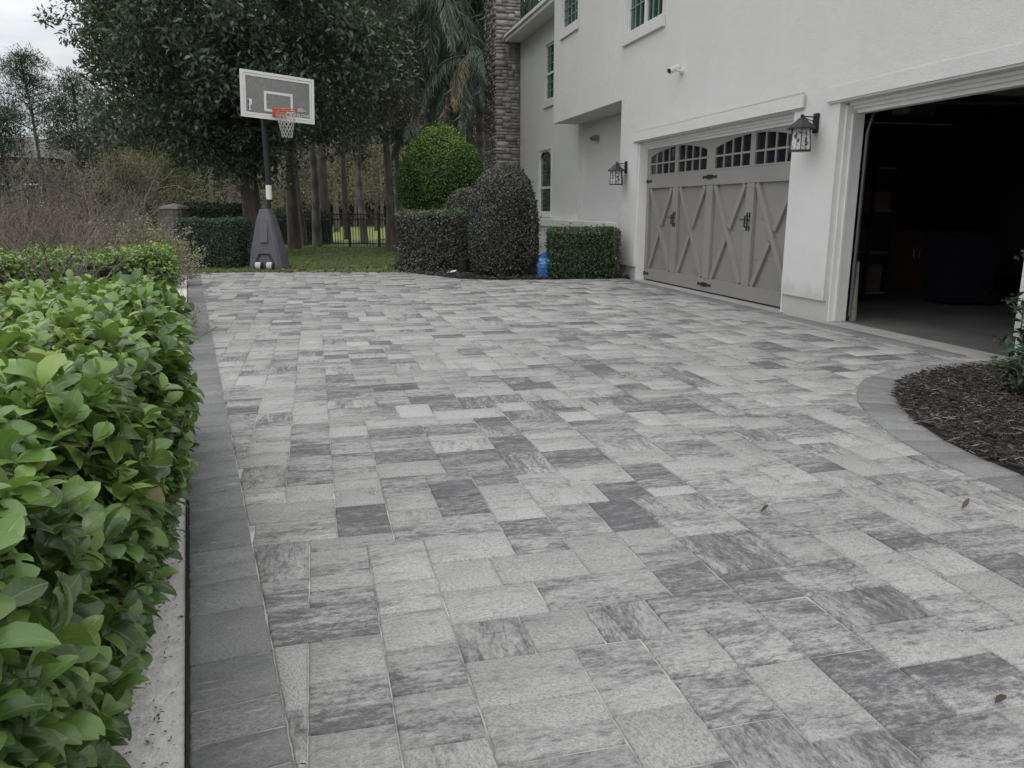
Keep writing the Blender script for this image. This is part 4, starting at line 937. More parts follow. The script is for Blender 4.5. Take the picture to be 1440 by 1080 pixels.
# blue bag
def bag():
    t = NT('blue_bag_plastic'); n = t.noise(t.vscale(t.obj(), (9, 9, 16)), 1, 5, .7); sz = t.new('ShaderNodeSeparateXYZ'); t.link(t.obj(), sz.inputs[0]); zb_ = t.math('MULTIPLY', t.math('GREATER_THAN', sz.outputs[2], .22), t.math('LESS_THAN', sz.outputs[2], .42)); n = t.math('SUBTRACT', n, t.math('MULTIPLY', t.math('SUBTRACT', 1, zb_), .2)); c = t.ramp(n, [(.40, (.010, .085, .32)), (.53, (.02, .15, .45)), (.60, (.35, .44, .56))]); t.col(c); t.rough(.35); t.bump(t.noise(t.obj(), 14, 4), .6, .02); mt = t.m
    L = thing('blue_bag', 'blue and white plastic garden bag slumped beside the square hedge', 'bag', (.62, 15.3, -.005), R(10))
    V = []; nr, ns_ = 14, 16
    mb = MB()
    for i in range(nr):
        f_ = i / (nr - 1); w_ = .135 * (1 - .10 * f_) * (1 if f_ < .8 else 1 - (f_ - .8) * 2.6); d_ = .085 * (1 - .55 * f_)
        if f_ == 0: w_, d_ = .12, .07
        for j in range(ns_):
            q = 2 * PI * j / ns_; c_, s_ = math.cos(q), math.sin(q); e_ = .6
            x = w_ * math.copysign(abs(c_) ** e_, c_); y_ = d_ * math.copysign(abs(s_) ** .8, s_)
            k_ = 1 + .06 * math.sin(5 * q + f_ * 9) + random.uniform(-.03, .03); mb.v.append((x * k_ + .03 * f_ * f_, y_ * k_, .50 * f_ + random.uniform(-.004, .004)))
    for i in range(nr - 1):
        for j in range(ns_): mb.f.append([i * ns_ + j, i * ns_ + (j + 1) % ns_, (i + 1) * ns_ + (j + 1) % ns_, (i + 1) * ns_ + j]); mb.m.append(0)
    mb.f.append(list(range(ns_))[::-1]); mb.m.append(0); e = (nr - 1) * ns_; mb.f.append([e + j for j in range(ns_)]); mb.m.append(0)
    mb.build('sack', mt, L, True)
bag()

# ---- broad leaved hedge in the foreground
BRZ = math.atan2(BD[1], BD[0])                      # local x runs along the border away from the camera, local y to the left
def bl(t_, off): q = B0 + BD * t_ + BN * off; return (q[0], q[1], 0)
def broad_hedge(label, t0, t1, width, off, h, shoots, LL, name='broadleaf_hedge', taper=0, tone0=.5, bare=0):
    tm = (t0 + t1) / 2; o = thing(name, label, 'hedge', bl(tm, off - width / 2), BRZ, 'broad leaved hedges along the border')
    hl = (t1 - t0) / 2; P, N = boxpts(shoots, (-hl, -width / 2, .05), (hl, width / 2, h), .16, 'xXyZ')
    lu = lump(P, 1.6, 21); P = P + N * (lu * .055 - np.abs(rng.normal(size=len(P))) * .05 + rng.normal(size=len(P)) * .012)[:, None]
    kb = P[:, 2] > bare + .12 * rng.normal(size=len(P)); P, N = P[kb], N[kb]
    tt = P[:, 0] + tm; rt = np.clip((P[:, 1] + width / 2) * -1 / width + 1, 0, 1)
    P[:, 1] += rt * (taper * np.clip((1.3 - tt) / 1.6, 0, 1.25) + .09 * np.clip((.45 - P[:, 2]) / .45, 0, 1))
    n = len(P); axis = unit(N * .7 + np.array([0, 0, .75]) + rdir(n) * .42)
    per = 7; k = n * per; base = np.repeat(P, per, 0); ax = np.repeat(axis, per, 0)
    j = np.tile(np.arange(per), n); phi = np.repeat(rng.uniform(0, 6.28, n), per) + j * 2.4 + rng.normal(size=k) * .3
    e1 = unit(np.cross(ax, np.array([.3, .5, .81]))); e2 = np.cross(ax, e1); rad = np.cos(phi)[:, None] * e1 + np.sin(phi)[:, None] * e2
    opn = R(78) - j / per * R(48) + rng.normal(size=k) * .22
    D = ax * np.cos(opn)[:, None] + rad * np.sin(opn)[:, None]; Nn = ax * np.sin(opn)[:, None] - rad * np.cos(opn)[:, None]
    base = base + ax * (j * .011 - .045)[:, None]; size = rng.uniform(*LL, k) * np.repeat(rng.uniform(.72, 1.18, n), per) * (1.08 - .06 * j) * (1 - .0 * j)
    young = np.repeat(np.clip(rng.normal(size=n) * .5, -1, 1), per)
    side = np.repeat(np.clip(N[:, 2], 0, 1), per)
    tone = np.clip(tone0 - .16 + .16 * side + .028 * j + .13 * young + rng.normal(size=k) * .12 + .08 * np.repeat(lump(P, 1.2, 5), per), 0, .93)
    dead = rng.random(k) < .02; tone[dead] = rng.uniform(.93, 1, dead.sum()); old = np.repeat(rng.random(n) < .16, per); tone[old] = np.clip(tone[old] * .45, 0, 1)
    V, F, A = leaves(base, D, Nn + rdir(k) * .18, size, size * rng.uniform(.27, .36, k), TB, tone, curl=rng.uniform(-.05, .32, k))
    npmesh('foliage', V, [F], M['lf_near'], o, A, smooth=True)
    # stems
    mb = MB(); sel = rng.choice(n, min(n, 900), False)
    for i in sel:
        p = P[i]; q = p - axis[i] * .16 - N[i] * .10 + rng.normal(size=3) * .04; mb.tube([q, (p + q) / 2 + rng.normal(size=3) * .012, p], [.0035, .003, .002], 4, False)
    for _ in range(26):
        x, y_ = random.uniform(-hl, hl), random.uniform(-width / 2 + .5, width / 2 - .1); mb.tube([(x, y_, -.05), (x + random.uniform(-.1, .1), y_ + random.uniform(-.1, .1), h * .45), (x + random.uniform(-.2, .2), y_ + random.uniform(-.2, .2), h * .85)], [.014, .010, .005], 5)
    mb.build('stems', M['twig'], o)
    c = MB(); c.bbox(-hl + .2, hl - .2, -width / 2 + .2, width / 2 - .2, .1, h - .2, .08); c.build('shade_core', M['core_shade'], o)
    return o
broad_hedge('bright green broad leaved hedge nearest the camera along the charcoal border', -2.2, 3.35, 2.3, -.01, .92, 6400, (.048, .108), taper=.15)
broad_hedge('light green broad leaved hedge farther along the border, among bare twigs', 6.5, 8.6, 1.5, -.10, .92, 2600, (.05, .075), tone0=.62, bare=.66)
broad_hedge('ragged light green hedge clump behind the tangle of bare twigs at left', 6.6, 8.6, 1.6, -1.75, .86, 1900, (.05, .08), tone0=.60, bare=.68)

# ---- bare and twiggy shrubs
def bare_shrub(label, loc, h, spread, nst, mat, leaf=None, nl=0, tone=(.3, .8), depth=4, lean=(0, 0), r0=.012, rm=.0024):
    o = thing('bare_shrub', label, 'shrub', loc, 0, 'bare winter shrubs'); mb = MB(); tips = []
    def grow(p, d, L_, r, lev):
        pts = [p]; q = p.copy(); dd = d.copy(); ns_ = 3
        for i in range(ns_): dd = (dd + Vector((random.gauss(0, .16), random.gauss(0, .16), random.gauss(.03, .1)))).normalized(); q = q + dd * L_ / ns_; pts.append(q.copy())
        mb.tube(pts, [max(rm, r * (1 - .4 * i / ns_)) for i in range(ns_ + 1)], 4 if lev < 2 else 3, False)
        if lev >= depth - 1: tips.extend(pts[1:])
        if lev < depth:
            for _ in range(random.choice([2, 3, 3] if lev < 2 else [2, 2, 3])):
                k = random.randint(1, ns_); e = (dd * .9 + Vector((random.gauss(0, .6), random.gauss(0, .6), random.gauss(.12, .38)))).normalized(); grow(pts[k], e, L_ * random.uniform(.55, .82), r * .6, lev + 1)
    for _ in range(nst):
        a_ = random.uniform(0, 2 * PI); s_ = random.uniform(.15, 1) * spread; d = Vector((math.cos(a_) * s_ + lean[0], math.sin(a_) * s_ + lean[1], 1)).normalized()
        grow(Vector((random.uniform(-.15, .15), random.uniform(-.15, .15), -.06)), d, h * random.uniform(.34, .46), r0 * random.uniform(.7, 1.2), 0)
    mb.build('branches', mat, o, fix=False)
    if leaf:
        T_ = np.array([tuple(t_) for t_ in tips]); k = rng.choice(len(T_), nl); P = T_[k] + rng.normal(size=(nl, 3)) * .02
        V, F, A = leaves(P, rdir(nl) + [0, 0, -.2], rdir(nl) + [0, 0, .6], rng.uniform(.025, .055, nl), rng.uniform(.008, .016, nl), TM, rng.uniform(*tone, nl)); npmesh('foliage', V, [F], leaf, o, A)
    return o
M['lf_rust'] = LM('rusty_winter_leaf', [(0, (.12, .085, .06)), (.5, (.22, .15, .10)), (.85, (.30, .17, .11)), (1, (.36, .17, .10))], .7, .3, .2)
def px(xp, Y): return (xp - 720) * Y / 1118.0
bare_shrub('bare brown shrub with dark crooked branches at the left edge', (px(25, 6.8), 6.8, -.03), 1.55, .75, 11, M['twig'], M['lf_rust'], 130, (0, .6), 4, (.3, 0), .016)
bare_shrub('tangled bare shrub with rusty leaf remnants left of centre among the hedges', (px(95, 8.2), 8.2, -.03), 1.75, .6, 15, M['twig_red'], M['lf_rust'], 420, (.1, 1), 4)
bare_shrub('tall leafless reddish shrub with fine upright twigs', (px(150, 9.8), 9.8, -.03), 1.65, .55, 14, M['twig_red'], M['lf_rust'], 160, (.2, 1), 4)
bare_shrub('wide brown leafless shrub behind the rusty one at far left', (px(35, 10.0), 10.0, -.03), 2.2, .6, 15, M['twig_red'], M['lf_rust'], 520, (.2, 1), 4)
bare_shrub('tall grey bare sapling rising above the other shrubs at left', (px(100, 13), 13, -.03), 3.3, .32, 6, M['twig'], None, 0, (0, 1), 4, (.12, 0), .018)
bare_shrub('low grey tangle of dead twigs in front of the farther green hedge', (px(120, 6.3), 6.3, -.03), .95, .8, 10, M['twig'], None, 0, (0, 1), 4, (.2, 0), .008)
bare_shrub('low spreading bare twigs hanging over the farther green hedge corner', (px(175, 6.6), 6.6, -.03), .90, .6, 9, M['twig'], M['lf_sage'], 160, (0, 1), 4, (.1, .2), .007)
bare_shrub('pale twiggy shrub with sage green leaves next to the border', (px(205, 11.2), 11.2, -.03), 1.25, .55, 14, M['twig_red'], M['lf_sage'], 5200, (.2, 1), 4, (0, 0), .008)
bare_shrub('sage green twiggy shrub left of the pale one near the border', (px(170, 11.6), 11.6, -.03), 1.45, .65, 14, M['twig'], M['lf_sage'], 5200, (0, 1), 4, (0, 0), .008)
bare_shrub('rounded sage twiggy shrub close to the low dark hedge', (px(215, 13.6), 13.6, -.03), 1.3, .6, 14, M['twig'], M['lf_sage'], 5200, (.2, 1), 4, (0, 0), .008)
bare_shrub('leafless shrub with grey brown twigs in front of the stone pillar', (px(185, 14.5), 14.5, -.03), 1.7, .5, 14, M['twig'], M['lf_rust'], 120, (0, .6), 4)
bare_shrub('bare grey brown shrub below the distant pines', (px(110, 15.5), 15.5, -.03), 2.2, .65, 13, M['twig'], M['lf_rust'], 200, (0, .6), 4)
bare_shrub('faded bare shrub at far left below the distant roof', (px(30, 15), 15, -.03), 2.4, .6, 13, M['twig_red'], M['lf_rust'], 300, (0, 1), 4)

# ---- small plants in the curved bed
def rose(name, label, loc, h, n, mat, lean, L=(.035, .06)):
    o = thing(name, label, 'plant', loc); mb = MB(); P = []; Ds = []
    for _ in range(n):
        a_ = random.uniform(0, 2 * PI); tip = Vector((math.cos(a_) * .18 + lean[0], math.sin(a_) * .18 + lean[1], h * random.uniform(.6, 1))); pts = [Vector((0, 0, -.02)) + (tip * k / 6) + Vector((random.gauss(0, .012), random.gauss(0, .012), 0)) * k for k in range(7)]
        mb.tube(pts, [.008 - .0008 * k for k in range(7)], 5)
        for k in range(1, 7):
            for _ in range(4): P.append(pts[k] + Vector((random.gauss(0, .015), random.gauss(0, .015), random.gauss(0, .02)))); v = Vector((random.gauss(0, 1), random.gauss(0, 1), random.gauss(.1, .4))).normalized(); Ds.append(v); P.append(P[-1] + v * .03); Ds.append((v + Vector((random.gauss(0, .6), random.gauss(0, .6), 0))).normalized())
    mb.build('stems', M['twig'], o); P = np.array([tuple(p) for p in P]); Ds = np.array([tuple(p) for p in Ds]); k = len(P)
    V, F, A = leaves(P, Ds, np.array([0, 0, 1.]) + rdir(k) * .5, rng.uniform(*L, k), rng.uniform(.012, .02, k), TB, np.clip(rng.normal(size=k) * .2 + .4, 0, 1)); npmesh('foliage', V, [F], mat, o, A, smooth=True); return o
rose('leafy_shrub', 'slim leafy shrub in front of the white post at the right edge', (4.47, 6.55, 0), 1.0, 9, M['lf_dark'], (-.02, -.05), (.05, .085))
rose('leafy_shrub', 'low dark leafy shrub with crooked stem in the mulch at the right edge', (3.62, 5.35, .02), .42, 10, M['lf_dark'], (.06, 0), (.05, .09))
rose('weed_tuft', 'small yellow green weed tuft on the mulch by the white post', (4.05, 6.05, .02), .14, 5, M['lf_near'], (0, 0), (.03, .05))

# ---- fallen leaves on the pavers
M['lf_dead'] = LM('dead_leaf', [(0, (.07, .045, .03)), (.5, (.14, .09, .055)), (1, (.24, .16, .09))], .6, .3, .1)
for (lx_, ly_, lb_, sz, tn, cu) in ((1.12, 3.28, 'curled brown fallen leaf near the middle of the pavers', .044, .15, 1.6), (2.05, 3.32, 'orange brown curled fallen leaf near the curved border', .048, .6, 2.2), (1.34, 1.90, 'small dark fallen leaf on the pavers at the lower right', .04, .1, .8)):
    V, F, A = leaves(np.array([[0, 0, .006]]), np.array([[.9, .3, .12]]), np.array([[.1, .2, 1.]]), np.array([sz]), np.array([sz * .32]), TB, np.array([tn]), curl=np.array([-cu * .4]))
    A['tone'] = A['tone'] * 1; o = npmesh('fallen_leaf', V, [F], M['lf_dead'], None, A, smooth=True); o.location = (lx_, ly_, .004); tag(o, lb_, 'leaf', 'fallen leaves on the driveway')

# ------------------------------------------------------------------ trees
M['bark_dark'] = barkmat('dark_bark', (.05, .04, .036), (.12, .10, .09), .2, 9)
M['bark_pine'] = barkmat('pine_bark', (.08, .066, .058), (.22, .19, .165), .25, 8)
M['bark_pale'] = barkmat('pale_palm_bark', (.12, .11, .10), (.27, .25, .23), .5, 8, rings=5)
M['lf_mag'] = LM('magnolia_leaf', [(0, (.036, .052, .043)), (.4, (.073, .104, .080)), (.75, (.125, .165, .122)), (.93, (.20, .225, .17)), (1, (.21, .17, .12))], .34, .6, .18)
M['lf_oak'] = LM('grey_oak_leaf', [(0, (.035, .036, .033)), (.5, (.085, .086, .076)), (.85, (.16, .155, .135)), (1, (.24, .22, .18))], .5, .4, .1)
M['lf_pine'] = LM('pine_needle', [(0, (.016, .032, .026)), (.5, (.036, .062, .048)), (1, (.075, .11, .078))], .6, .3, .1)
M['lf_olive'] = LM('olive_understory_leaf', [(0, (.055, .058, .03)), (.5, (.115, .118, .06)), (1, (.20, .19, .10))], .7, .2, .15)
M['lf_woods'] = LM('woodland_leaf', [(0, (.085, .074, .064)), (.35, (.165, .147, .122)), (.7, (.19, .185, .125)), (1, (.29, .275, .21))], .85, .15, .1)  # colours lifted to paint in the pale veil of distance haze
M['lf_palm'] = LM('palm_leaflet', [(0, (.11, .17, .15)), (.5, (.22, .30, .255)), (.85, (.33, .40, .32)), (1, (.48, .44, .32))], .45, .4, .3)

def limbs(mb, p0, targets, r):
    for q in targets:
        q = Vector(q); m = p0.lerp(q, .5) + Vector((random.gauss(0, .3), random.gauss(0, .3), random.uniform(-.1, .5)))
        mb.tube([p0, p0.lerp(m, .5) + Vector((0, 0, .1)), m, q], [r, r * .75, r * .5, r * .2], 6, False)
def clump_leaves(Cn, cr, per, L, W, outw=.6, squash=.75, droop=0.):
    n = len(Cn) * per; c = np.repeat(Cn, per, 0); d = rdir(n); rr = rng.random(n)[:, None] ** .45
    P = c + d * rr * np.repeat(np.broadcast_to(cr, len(Cn)), per)[:, None] * [1, 1, squash]
    D = unit(d * outw + rdir(n) * .8 + np.array([0, 0, .15 - droop])); N = rdir(n) * .7 + np.array([0, 0, .8]) + d * .3
    return P, D, N
def broad_tree(name, label, cat, loc, trunk, tr_, crown_c, crown_r, ncl, per, mat, bark, L, W, cr=(.45, .8), tone0=.45, group=None, keep=None, nl=16, hollow=.35, fork=None):
    o = thing(name, label, cat, loc, 0, group); cc = np.array(crown_c); rad = np.array(crown_r)
    d = rdir(ncl * 3); r = (hollow + (1 - hollow) * rng.random(len(d)) ** .6)[:, None]; Cn = cc + d * r * rad * (1 + .16 * lump(d * 2.2, 1.5, 31))[:, None]
    Cn = Cn[Cn[:, 2] > 1.2]
    if keep is not None: Cn = Cn[keep(Cn)]
    Cn = Cn[:ncl]; crr = rng.uniform(*cr, len(Cn)); P, D, N = clump_leaves(Cn, crr, per, L, W)
    tone = np.clip(tone0 + np.repeat(rng.normal(size=len(Cn)) * .12, per) + rng.normal(size=len(P)) * .2, 0, 1)
    V, F, A = leaves(P, D, N, rng.uniform(*L, len(P)), rng.uniform(*W, len(P)), TM, tone); npmesh('crown', V, [F], mat, o, A)
    mb = MB(); pts = [Vector(p) for p in trunk]; k = len(pts)
    mb.tube(pts, [tr_ * (1.35 if i == 0 else 1 - .35 * i / (k - 1)) for i in range(k)], 12)
    sel = Cn[rng.choice(len(Cn), min(nl, len(Cn)), False)]; start = pts[-1]
    limbs(mb, start, sel, tr_ * .45)
    mb.build('trunk', bark, o, True); return o
mc = (px(335, 22) - px(352, 22), 0, 6.55)
broad_tree('magnolia_tree', 'huge dark glossy leaved magnolia tree behind the basketball hoop', 'tree', (px(352, 22), 22, -.03), [(0, 0, -.1), (.05, 0, .8), (.0, .05, 2.0), (-.05, 0, 3.6)], .31, mc, (4.75, 3.6, 4.25), 640, 125, M['lf_mag'], M['bark_dark'], (.12, .22), (.028, .048), (.42, .78), .45, nl=26, keep=lambda c: 720 + (c[:, 0] + px(352, 22)) * 1118 / (c[:, 1] + 22) > 160)
# the low drooping skirt of the same tree
mg = [o for o in C.objects if o.get('label', '').startswith('huge dark')][0]
Cn = np.array([(px(x_, 21) - px(352, 22), -1 + random.uniform(-.8, 1.2), 1.35 + (292 - y_) * 21 / 1118) for x_, y_ in [(205, 196), (232, 205), (262, 212), (290, 222), (318, 228), (345, 220), (300, 205), (330, 210), (270, 195), (240, 188), (180, 178), (160, 160), (370, 205), (400, 190), (425, 188), (290, 235), (315, 215), (255, 180), (285, 190), (345, 200), (360, 185), (385, 180), (410, 170), (122, 52), (140, 95), (150, 75), (122, 30), (140, 20), (440, 185), (455, 175), (210, 170), (230, 165)] for _ in range(2)])
P, D, N = clump_leaves(Cn, rng.uniform(.25, .5, len(Cn)), 90, 0, 0, droop=.3); V, F, A = leaves(P, D, N, rng.uniform(.10, .17, len(P)), rng.uniform(.02, .034, len(P)), TM, np.clip(.38 + rng.normal(size=len(P)) * .2, 0, 1)); npmesh('low_branches', V, [F], M['lf_mag'], mg, A)
mb = MB(); limbs(mb, Vector((0, 0, 3.3)), Cn[::3], .07); mb.build('limb', M['bark_dark'], mg, True)
broad_tree('oak_tree', 'grey leaved tree between the dark magnolia and the palms', 'tree', (px(548, 25.5), 25.5, -.03), [(0, 0, -.1), (.03, 0, 1.5), (-.05, 0, 3.4)], .15, (px(517, 25) - px(548, 25.5), 0, 6.2), (1.65, 1.8, 3.1), 150, 110, M['lf_oak'], M['bark_pine'], (.08, .13), (.016, .028), (.35, .6), .5, nl=14)

def pine(label, xp, Y, wpx, top, crown0, mat_b, name='pine_tree', lean=0., ncl=46, crad=1.5, leaf='lf_pine', cat='tree', group='tall trunks beyond the fence', seg_=5, per=60, L=(.16, .3), W=(.008, .014)):
    X = px(xp, Y); r = wpx * Y / 1118 / 2 * random.uniform(.75, 1.3); lean += random.gauss(0, .22); o = thing(name, label, cat, (X, Y, -.05), 0, group); mb = MB()
    pts = [Vector((lean * (i / seg_) ** 1.5 + random.gauss(0, .05), random.gauss(0, .05), top * i / seg_ - .05)) for i in range(seg_ + 1)]; pts[0] = Vector((0, 0, -.1))
    mb.tube(pts, [r * (1.25 if i == 0 else 1 - .65 * i / seg_) for i in range(seg_ + 1)], 9)
    n = ncl; z = rng.uniform(crown0, top + .4, n); k = 1 - ((z - crown0) / (top - crown0 + .5)) ** 1.6 * .75; a = rng.uniform(0, 6.28, n); rr = crad * k * rng.uniform(.25, 1, n)
    Cn = np.stack([lean * (z / top) ** 1.5 + rr * np.cos(a), rr * np.sin(a), z + .12 * rr], 1)
    for c in Cn[:: max(1, n // 22)]:
        s_ = Vector((lean * (c[2] / top) ** 1.5, 0, max(crown0 * .8, c[2] - .5))); mb.tube([s_, s_.lerp(Vector(c), .6) + Vector((0, 0, .08)), Vector(c)], [r * .3, r * .18, .012], 4, False)
    mb.build('trunk', mat_b, o, True)
    P, D, N = clump_leaves(Cn, rng.uniform(.3, .55, n) * crad / 1.5, per, 0, 0, outw=1.0, squash=.5); V, F, A = leaves(P, D, N, rng.uniform(*L, len(P)), rng.uniform(*W, len(P)), TS, np.clip(np.repeat(rng.normal(size=n) * .15, per) + .5 + rng.normal(size=len(P)) * .2, 0, 1))
    npmesh('crown', V, [F], M[leaf], o, A); return o
bk_, pl_ = M['bark_pine'], M['bark_pale']
for a in [
    ('thick rough brown trunk right of the hoop pole', 411, 27, 13, 13, 8.5, bk_), ('rough grey trunk just beside the thick brown one', 424, 29, 9, 13, 9, bk_),
    ('pale ringed slender trunk standing before the dark hedge beyond the fence', 443, 28, 9, 12, 9, pl_, 'palm_tree'), ('dark straight trunk right of the pale ringed one', 457, 34, 11, 14, 9.5, M['bark_dark']),
    ('dark thin trunk beside the fence gate post', 487, 35, 8, 14, 10, M['bark_dark']), ('pale swelling trunk above the bright lawn', 511, 31, 10, 12, 9, pl_, 'palm_tree', -.25),
    ('grey trunk left of the ball topiary, darker of the close pair', 546, 32, 9, 13, 9, bk_), ('pale trunk touching the ball topiary, lighter of the close pair', 560, 30, 10, 13, 9, pl_, 'palm_tree', .15),
    ('thin brown trunk in the middle of the grove above the fence', 472, 46, 6, 15, 10, bk_), ('thin dark far trunk behind the lawn', 528, 48, 5, 15, 10, M['bark_dark']), ('far slim trunk between the oak trunk and the pale pair', 537, 55, 5, 15, 11, bk_),
    ('far brown trunk behind the low hedge at left of the hoop', 300, 44, 8, 14, 9, bk_), ('dark far trunk left of the magnolia trunk', 284, 52, 6, 15, 10, M['bark_dark']), ('leaning dim trunk left of the magnolia', 325, 38, 7, 13, 9, bk_, 'pine_tree', .7),
    ('slender grey trunk behind the shrubs below the olive tree', 222, 50, 5, 14, 9, bk_), ('pale thin far trunk above the stone pillar', 240, 58, 5, 15, 10, bk_), ('dim trunk at the far left of the magnolia skirt', 186, 55, 5, 15, 9.5, bk_),
    ('far pair trunk right of the hoop, thinner', 396, 50, 5, 15, 10, bk_), ('dim trunk in the wood behind the pale palm', 433, 55, 5, 15, 10, M['bark_dark']), ('far trunk behind the fence gate', 498, 58, 5, 15, 11, bk_), ('tall trunk behind the ball topiary', 585, 38, 8, 14, 9, bk_),
]: pine(*a)
pine('wide topped green pine against the pale sky at the left', 66, 46, 5, 9.3, 5.2, M['bark_dark'], ncl=80, crad=2.5, per=120, lean=-.6, group=None, L=(.16, .30), W=(.014, .026))
pine('narrower green pine touching the magnolia crown at left', 122, 44, 6, 7.9, 3.6, M['bark_dark'], ncl=80, crad=2.3, per=120, group=None, L=(.16, .30), W=(.014, .026))
pine('dark low pine at the left edge of the photo', 12, 40, 6, 5.4, 2.0, M['bark_dark'], ncl=60, crad=2.2, per=120, group=None, L=(.16, .30), W=(.014, .026))
broad_tree('understory_tree', 'olive green bushy tree under the magnolia at left', 'tree', (px(222, 34), 34, -.05), [(0, 0, -.1), (.1, 0, 1), (0, 0, 2)], .10, (0, 0, 3.0), (1.9, 1.5, 1.55), 90, 90, M['lf_olive'], M['bark_pine'], (.08, .14), (.018, .03), (.3, .5), .6)
broad_tree('understory_tree', 'brownish thin crowned tree above the stone pillar', 'tree', (px(178, 30), 30, -.05), [(0, 0, -.1), (.1, 0, 1.2), (0, 0, 2.2)], .07, (0, 0, 2.5), (1.3, 1.0, 1.1), 45, 60, M['lf_woods'], M['bark_pine'], (.07, .12), (.015, .025), (.25, .45), .55)

# palms
def palm(label, xp, Y, h, nf, fl, wpx, brown=0, lean=0, el=(-.5, 1.25), shaft=True):
    X_ = px(xp, Y); o = thing('feather_palm', label, 'palm', (px(xp, Y), Y, -.03), 0, 'feather palms beside the chimney'); r = wpx * Y / 2236
    mb = MB(); mb.tube([(0, 0, -.1), (lean * .2, 0, h * .35), (lean * .6, 0, h * .7), (lean, 0, h)], [r * 1.2, r, r * .9, r * .8], 10); mb.build('trunk', pl_, o, True)
    if shaft: mb = MB(); mb.tube([(lean, 0, h - .1), (lean, 0, h + .3), (lean, 0, h + .8)], [r * .95, r * 1.2, r * .5], 10); mb.build('crownshaft', simple('palm_shaft', (.16, .125, .10), .7, .25, 8), o, True)
    Ps, Ds, Ns, Ls, Ts = [], [], [], [], []; rb = MB()
    for f in range(nf):
        a = f * 2.4 + random.uniform(-.3, .3); e = random.uniform(*el); d = Vector((math.cos(a) * math.cos(e), math.sin(a) * math.cos(e), math.sin(e))); p = Vector((lean, 0, h + .45)); pts = [p.copy()]; n = 22; L_ = fl * random.uniform(.8, 1.1)
        dead = random.random() < brown
        for i in range(n): d = (d + Vector((0, 0, -(.075 + .085 * (i / n)) * (1.5 if dead else 1)))).normalized(); p = p + d * L_ / n; pts.append(p.copy())
        for i_ in range(len(pts)):
            hs, hd = to_h((pts[i_].x + X_, pts[i_].y + Y))
            if hd > -.40 and hs > -14.6: pts = pts[:i_]; break
        if len(pts) < 8: continue
        n = len(pts) - 1
        rb.tube(pts, [.03 * (1 - .85 * i / n) for i in range(n + 1)], 4, False)
        base_t = random.uniform(.35, .65)
        for i in range(3, n + 1):
            t = (pts[i] - pts[i - 1]).normalized(); s_ = t.cross(Vector((0, 0, 1))); s_ = s_.normalized() if s_.length > .05 else Vector((1, 0, 0))
            for sd in (-1, 1):
                for q in range(4):
                    hs, hd = to_h((pts[i].x + X_ + s_.x * sd * fl * .16, pts[i].y + Y + s_.y * sd * fl * .16))
                    if hd > -.25 and hs > -14.6: continue
                    Ps.append(pts[i - 1].lerp(pts[i], q / 4)); Ds.append(tuple((s_ * sd * random.uniform(.35, .8) + t * random.uniform(.25, .6) + Vector((0, 0, random.uniform(-1.5, -.35)))).normalized())); Ns.append(tuple(t * .4 + Vector((random.gauss(0, .3), random.gauss(0, .3), 1))))
                    Ls.append(fl * .24 * math.sin(PI * (.12 + .82 * i / n)) * random.uniform(.8, 1.15)); Ts.append(.97 + random.uniform(0, .03) if dead else min(.86, max(0, base_t + random.gauss(0, .16))))
    rb.build('frond_stalks', M['lf_palm'] if False else simple('palm_stalk', (.085, .10, .06), .6), o, fix=False)
    V, F, A = leaves(np.array([tuple(p) for p in Ps]), np.array(Ds), np.array(Ns), np.array(Ls), np.full(len(Ps), .014), TM, np.array(Ts), curl=rng.uniform(.1, .5, len(Ps)))
    npmesh('fronds', V, [F], M['lf_palm'], o, A); return o
palm('tallest feather palm with drooping blue green fronds left of the chimney', 606, 28.5, 7.9, 40, 4.4, 14, .04)
palm('feather palm close to the chimney with hanging straw coloured fronds', 657, 27, 5.7, 30, 2.9, 11, .2, .2)
palm('green feather palm behind the straw coloured one, half behind the chimney', 676, 31, 8.7, 36, 4.6, 13, .03)
palm('slim feather palm between the two larger palms', 638, 30, 7.3, 34, 4.0, 10, .1)
palm('small low feather palm with arching fronds over the ball topiary', 590, 26, 3.3, 11, 1.7, 8, .12, 0, (-.2, .9))

# ---- far wood, read as one mass
def woods():
    n = 5400; Y = rng.uniform(58, 92, n); xp = rng.uniform(-260, 800, n); X = (xp - 720) * Y / 1118
    top = np.interp(xp, [-260, 0, 60, 150, 240, 330, 800], [5.8, 5.8, 5.4, 7.0, 13, 17, 17]); z = top * rng.random(n) ** 1.15
    Cn = np.stack([X, Y, z], 1); per = 62; P, D, N = clump_leaves(Cn, rng.uniform(.9, 2.0, n), per, 0, 0, squash=.9)
    tone = np.clip(np.repeat(.42 + .16 * rng.normal(size=n), per) + rng.normal(size=len(P)) * .16, 0, 1); P[:, 2] = np.maximum(P[:, 2], .02)
    V, F, A = leaves(P, D, N, rng.uniform(.25, .5, len(P)), rng.uniform(.07, .15, len(P)), TS, tone)
    o = npmesh('woods', V, [F], M['lf_woods'], None, A); tag(o, 'brown green mass of far woodland behind the grove', kind='stuff')
    mb = MB()
    for _ in range(90):
        Y_ = random.uniform(55, 90); X_ = px(random.uniform(-200, 780), Y_); h = np.interp((X_ / Y_) * 1118 + 720, [-260, 0, 60, 150, 240, 330, 800], [3, 3, 3, 4, 9, 13, 13]) * random.uniform(.7, 1.1); l = random.gauss(0, .5)
        mb.tube([(X_, Y_, -.1), (X_ + l * .3, Y_, h * .5), (X_ + l, Y_, h)], [random.uniform(.10, .24), .13, .05], 5, False)
    o = mb.build('woods_trunks', M['bark_pine'], None, fix=False); tag(o, 'dim thin trunks inside the far woodland', kind='stuff')
woods()
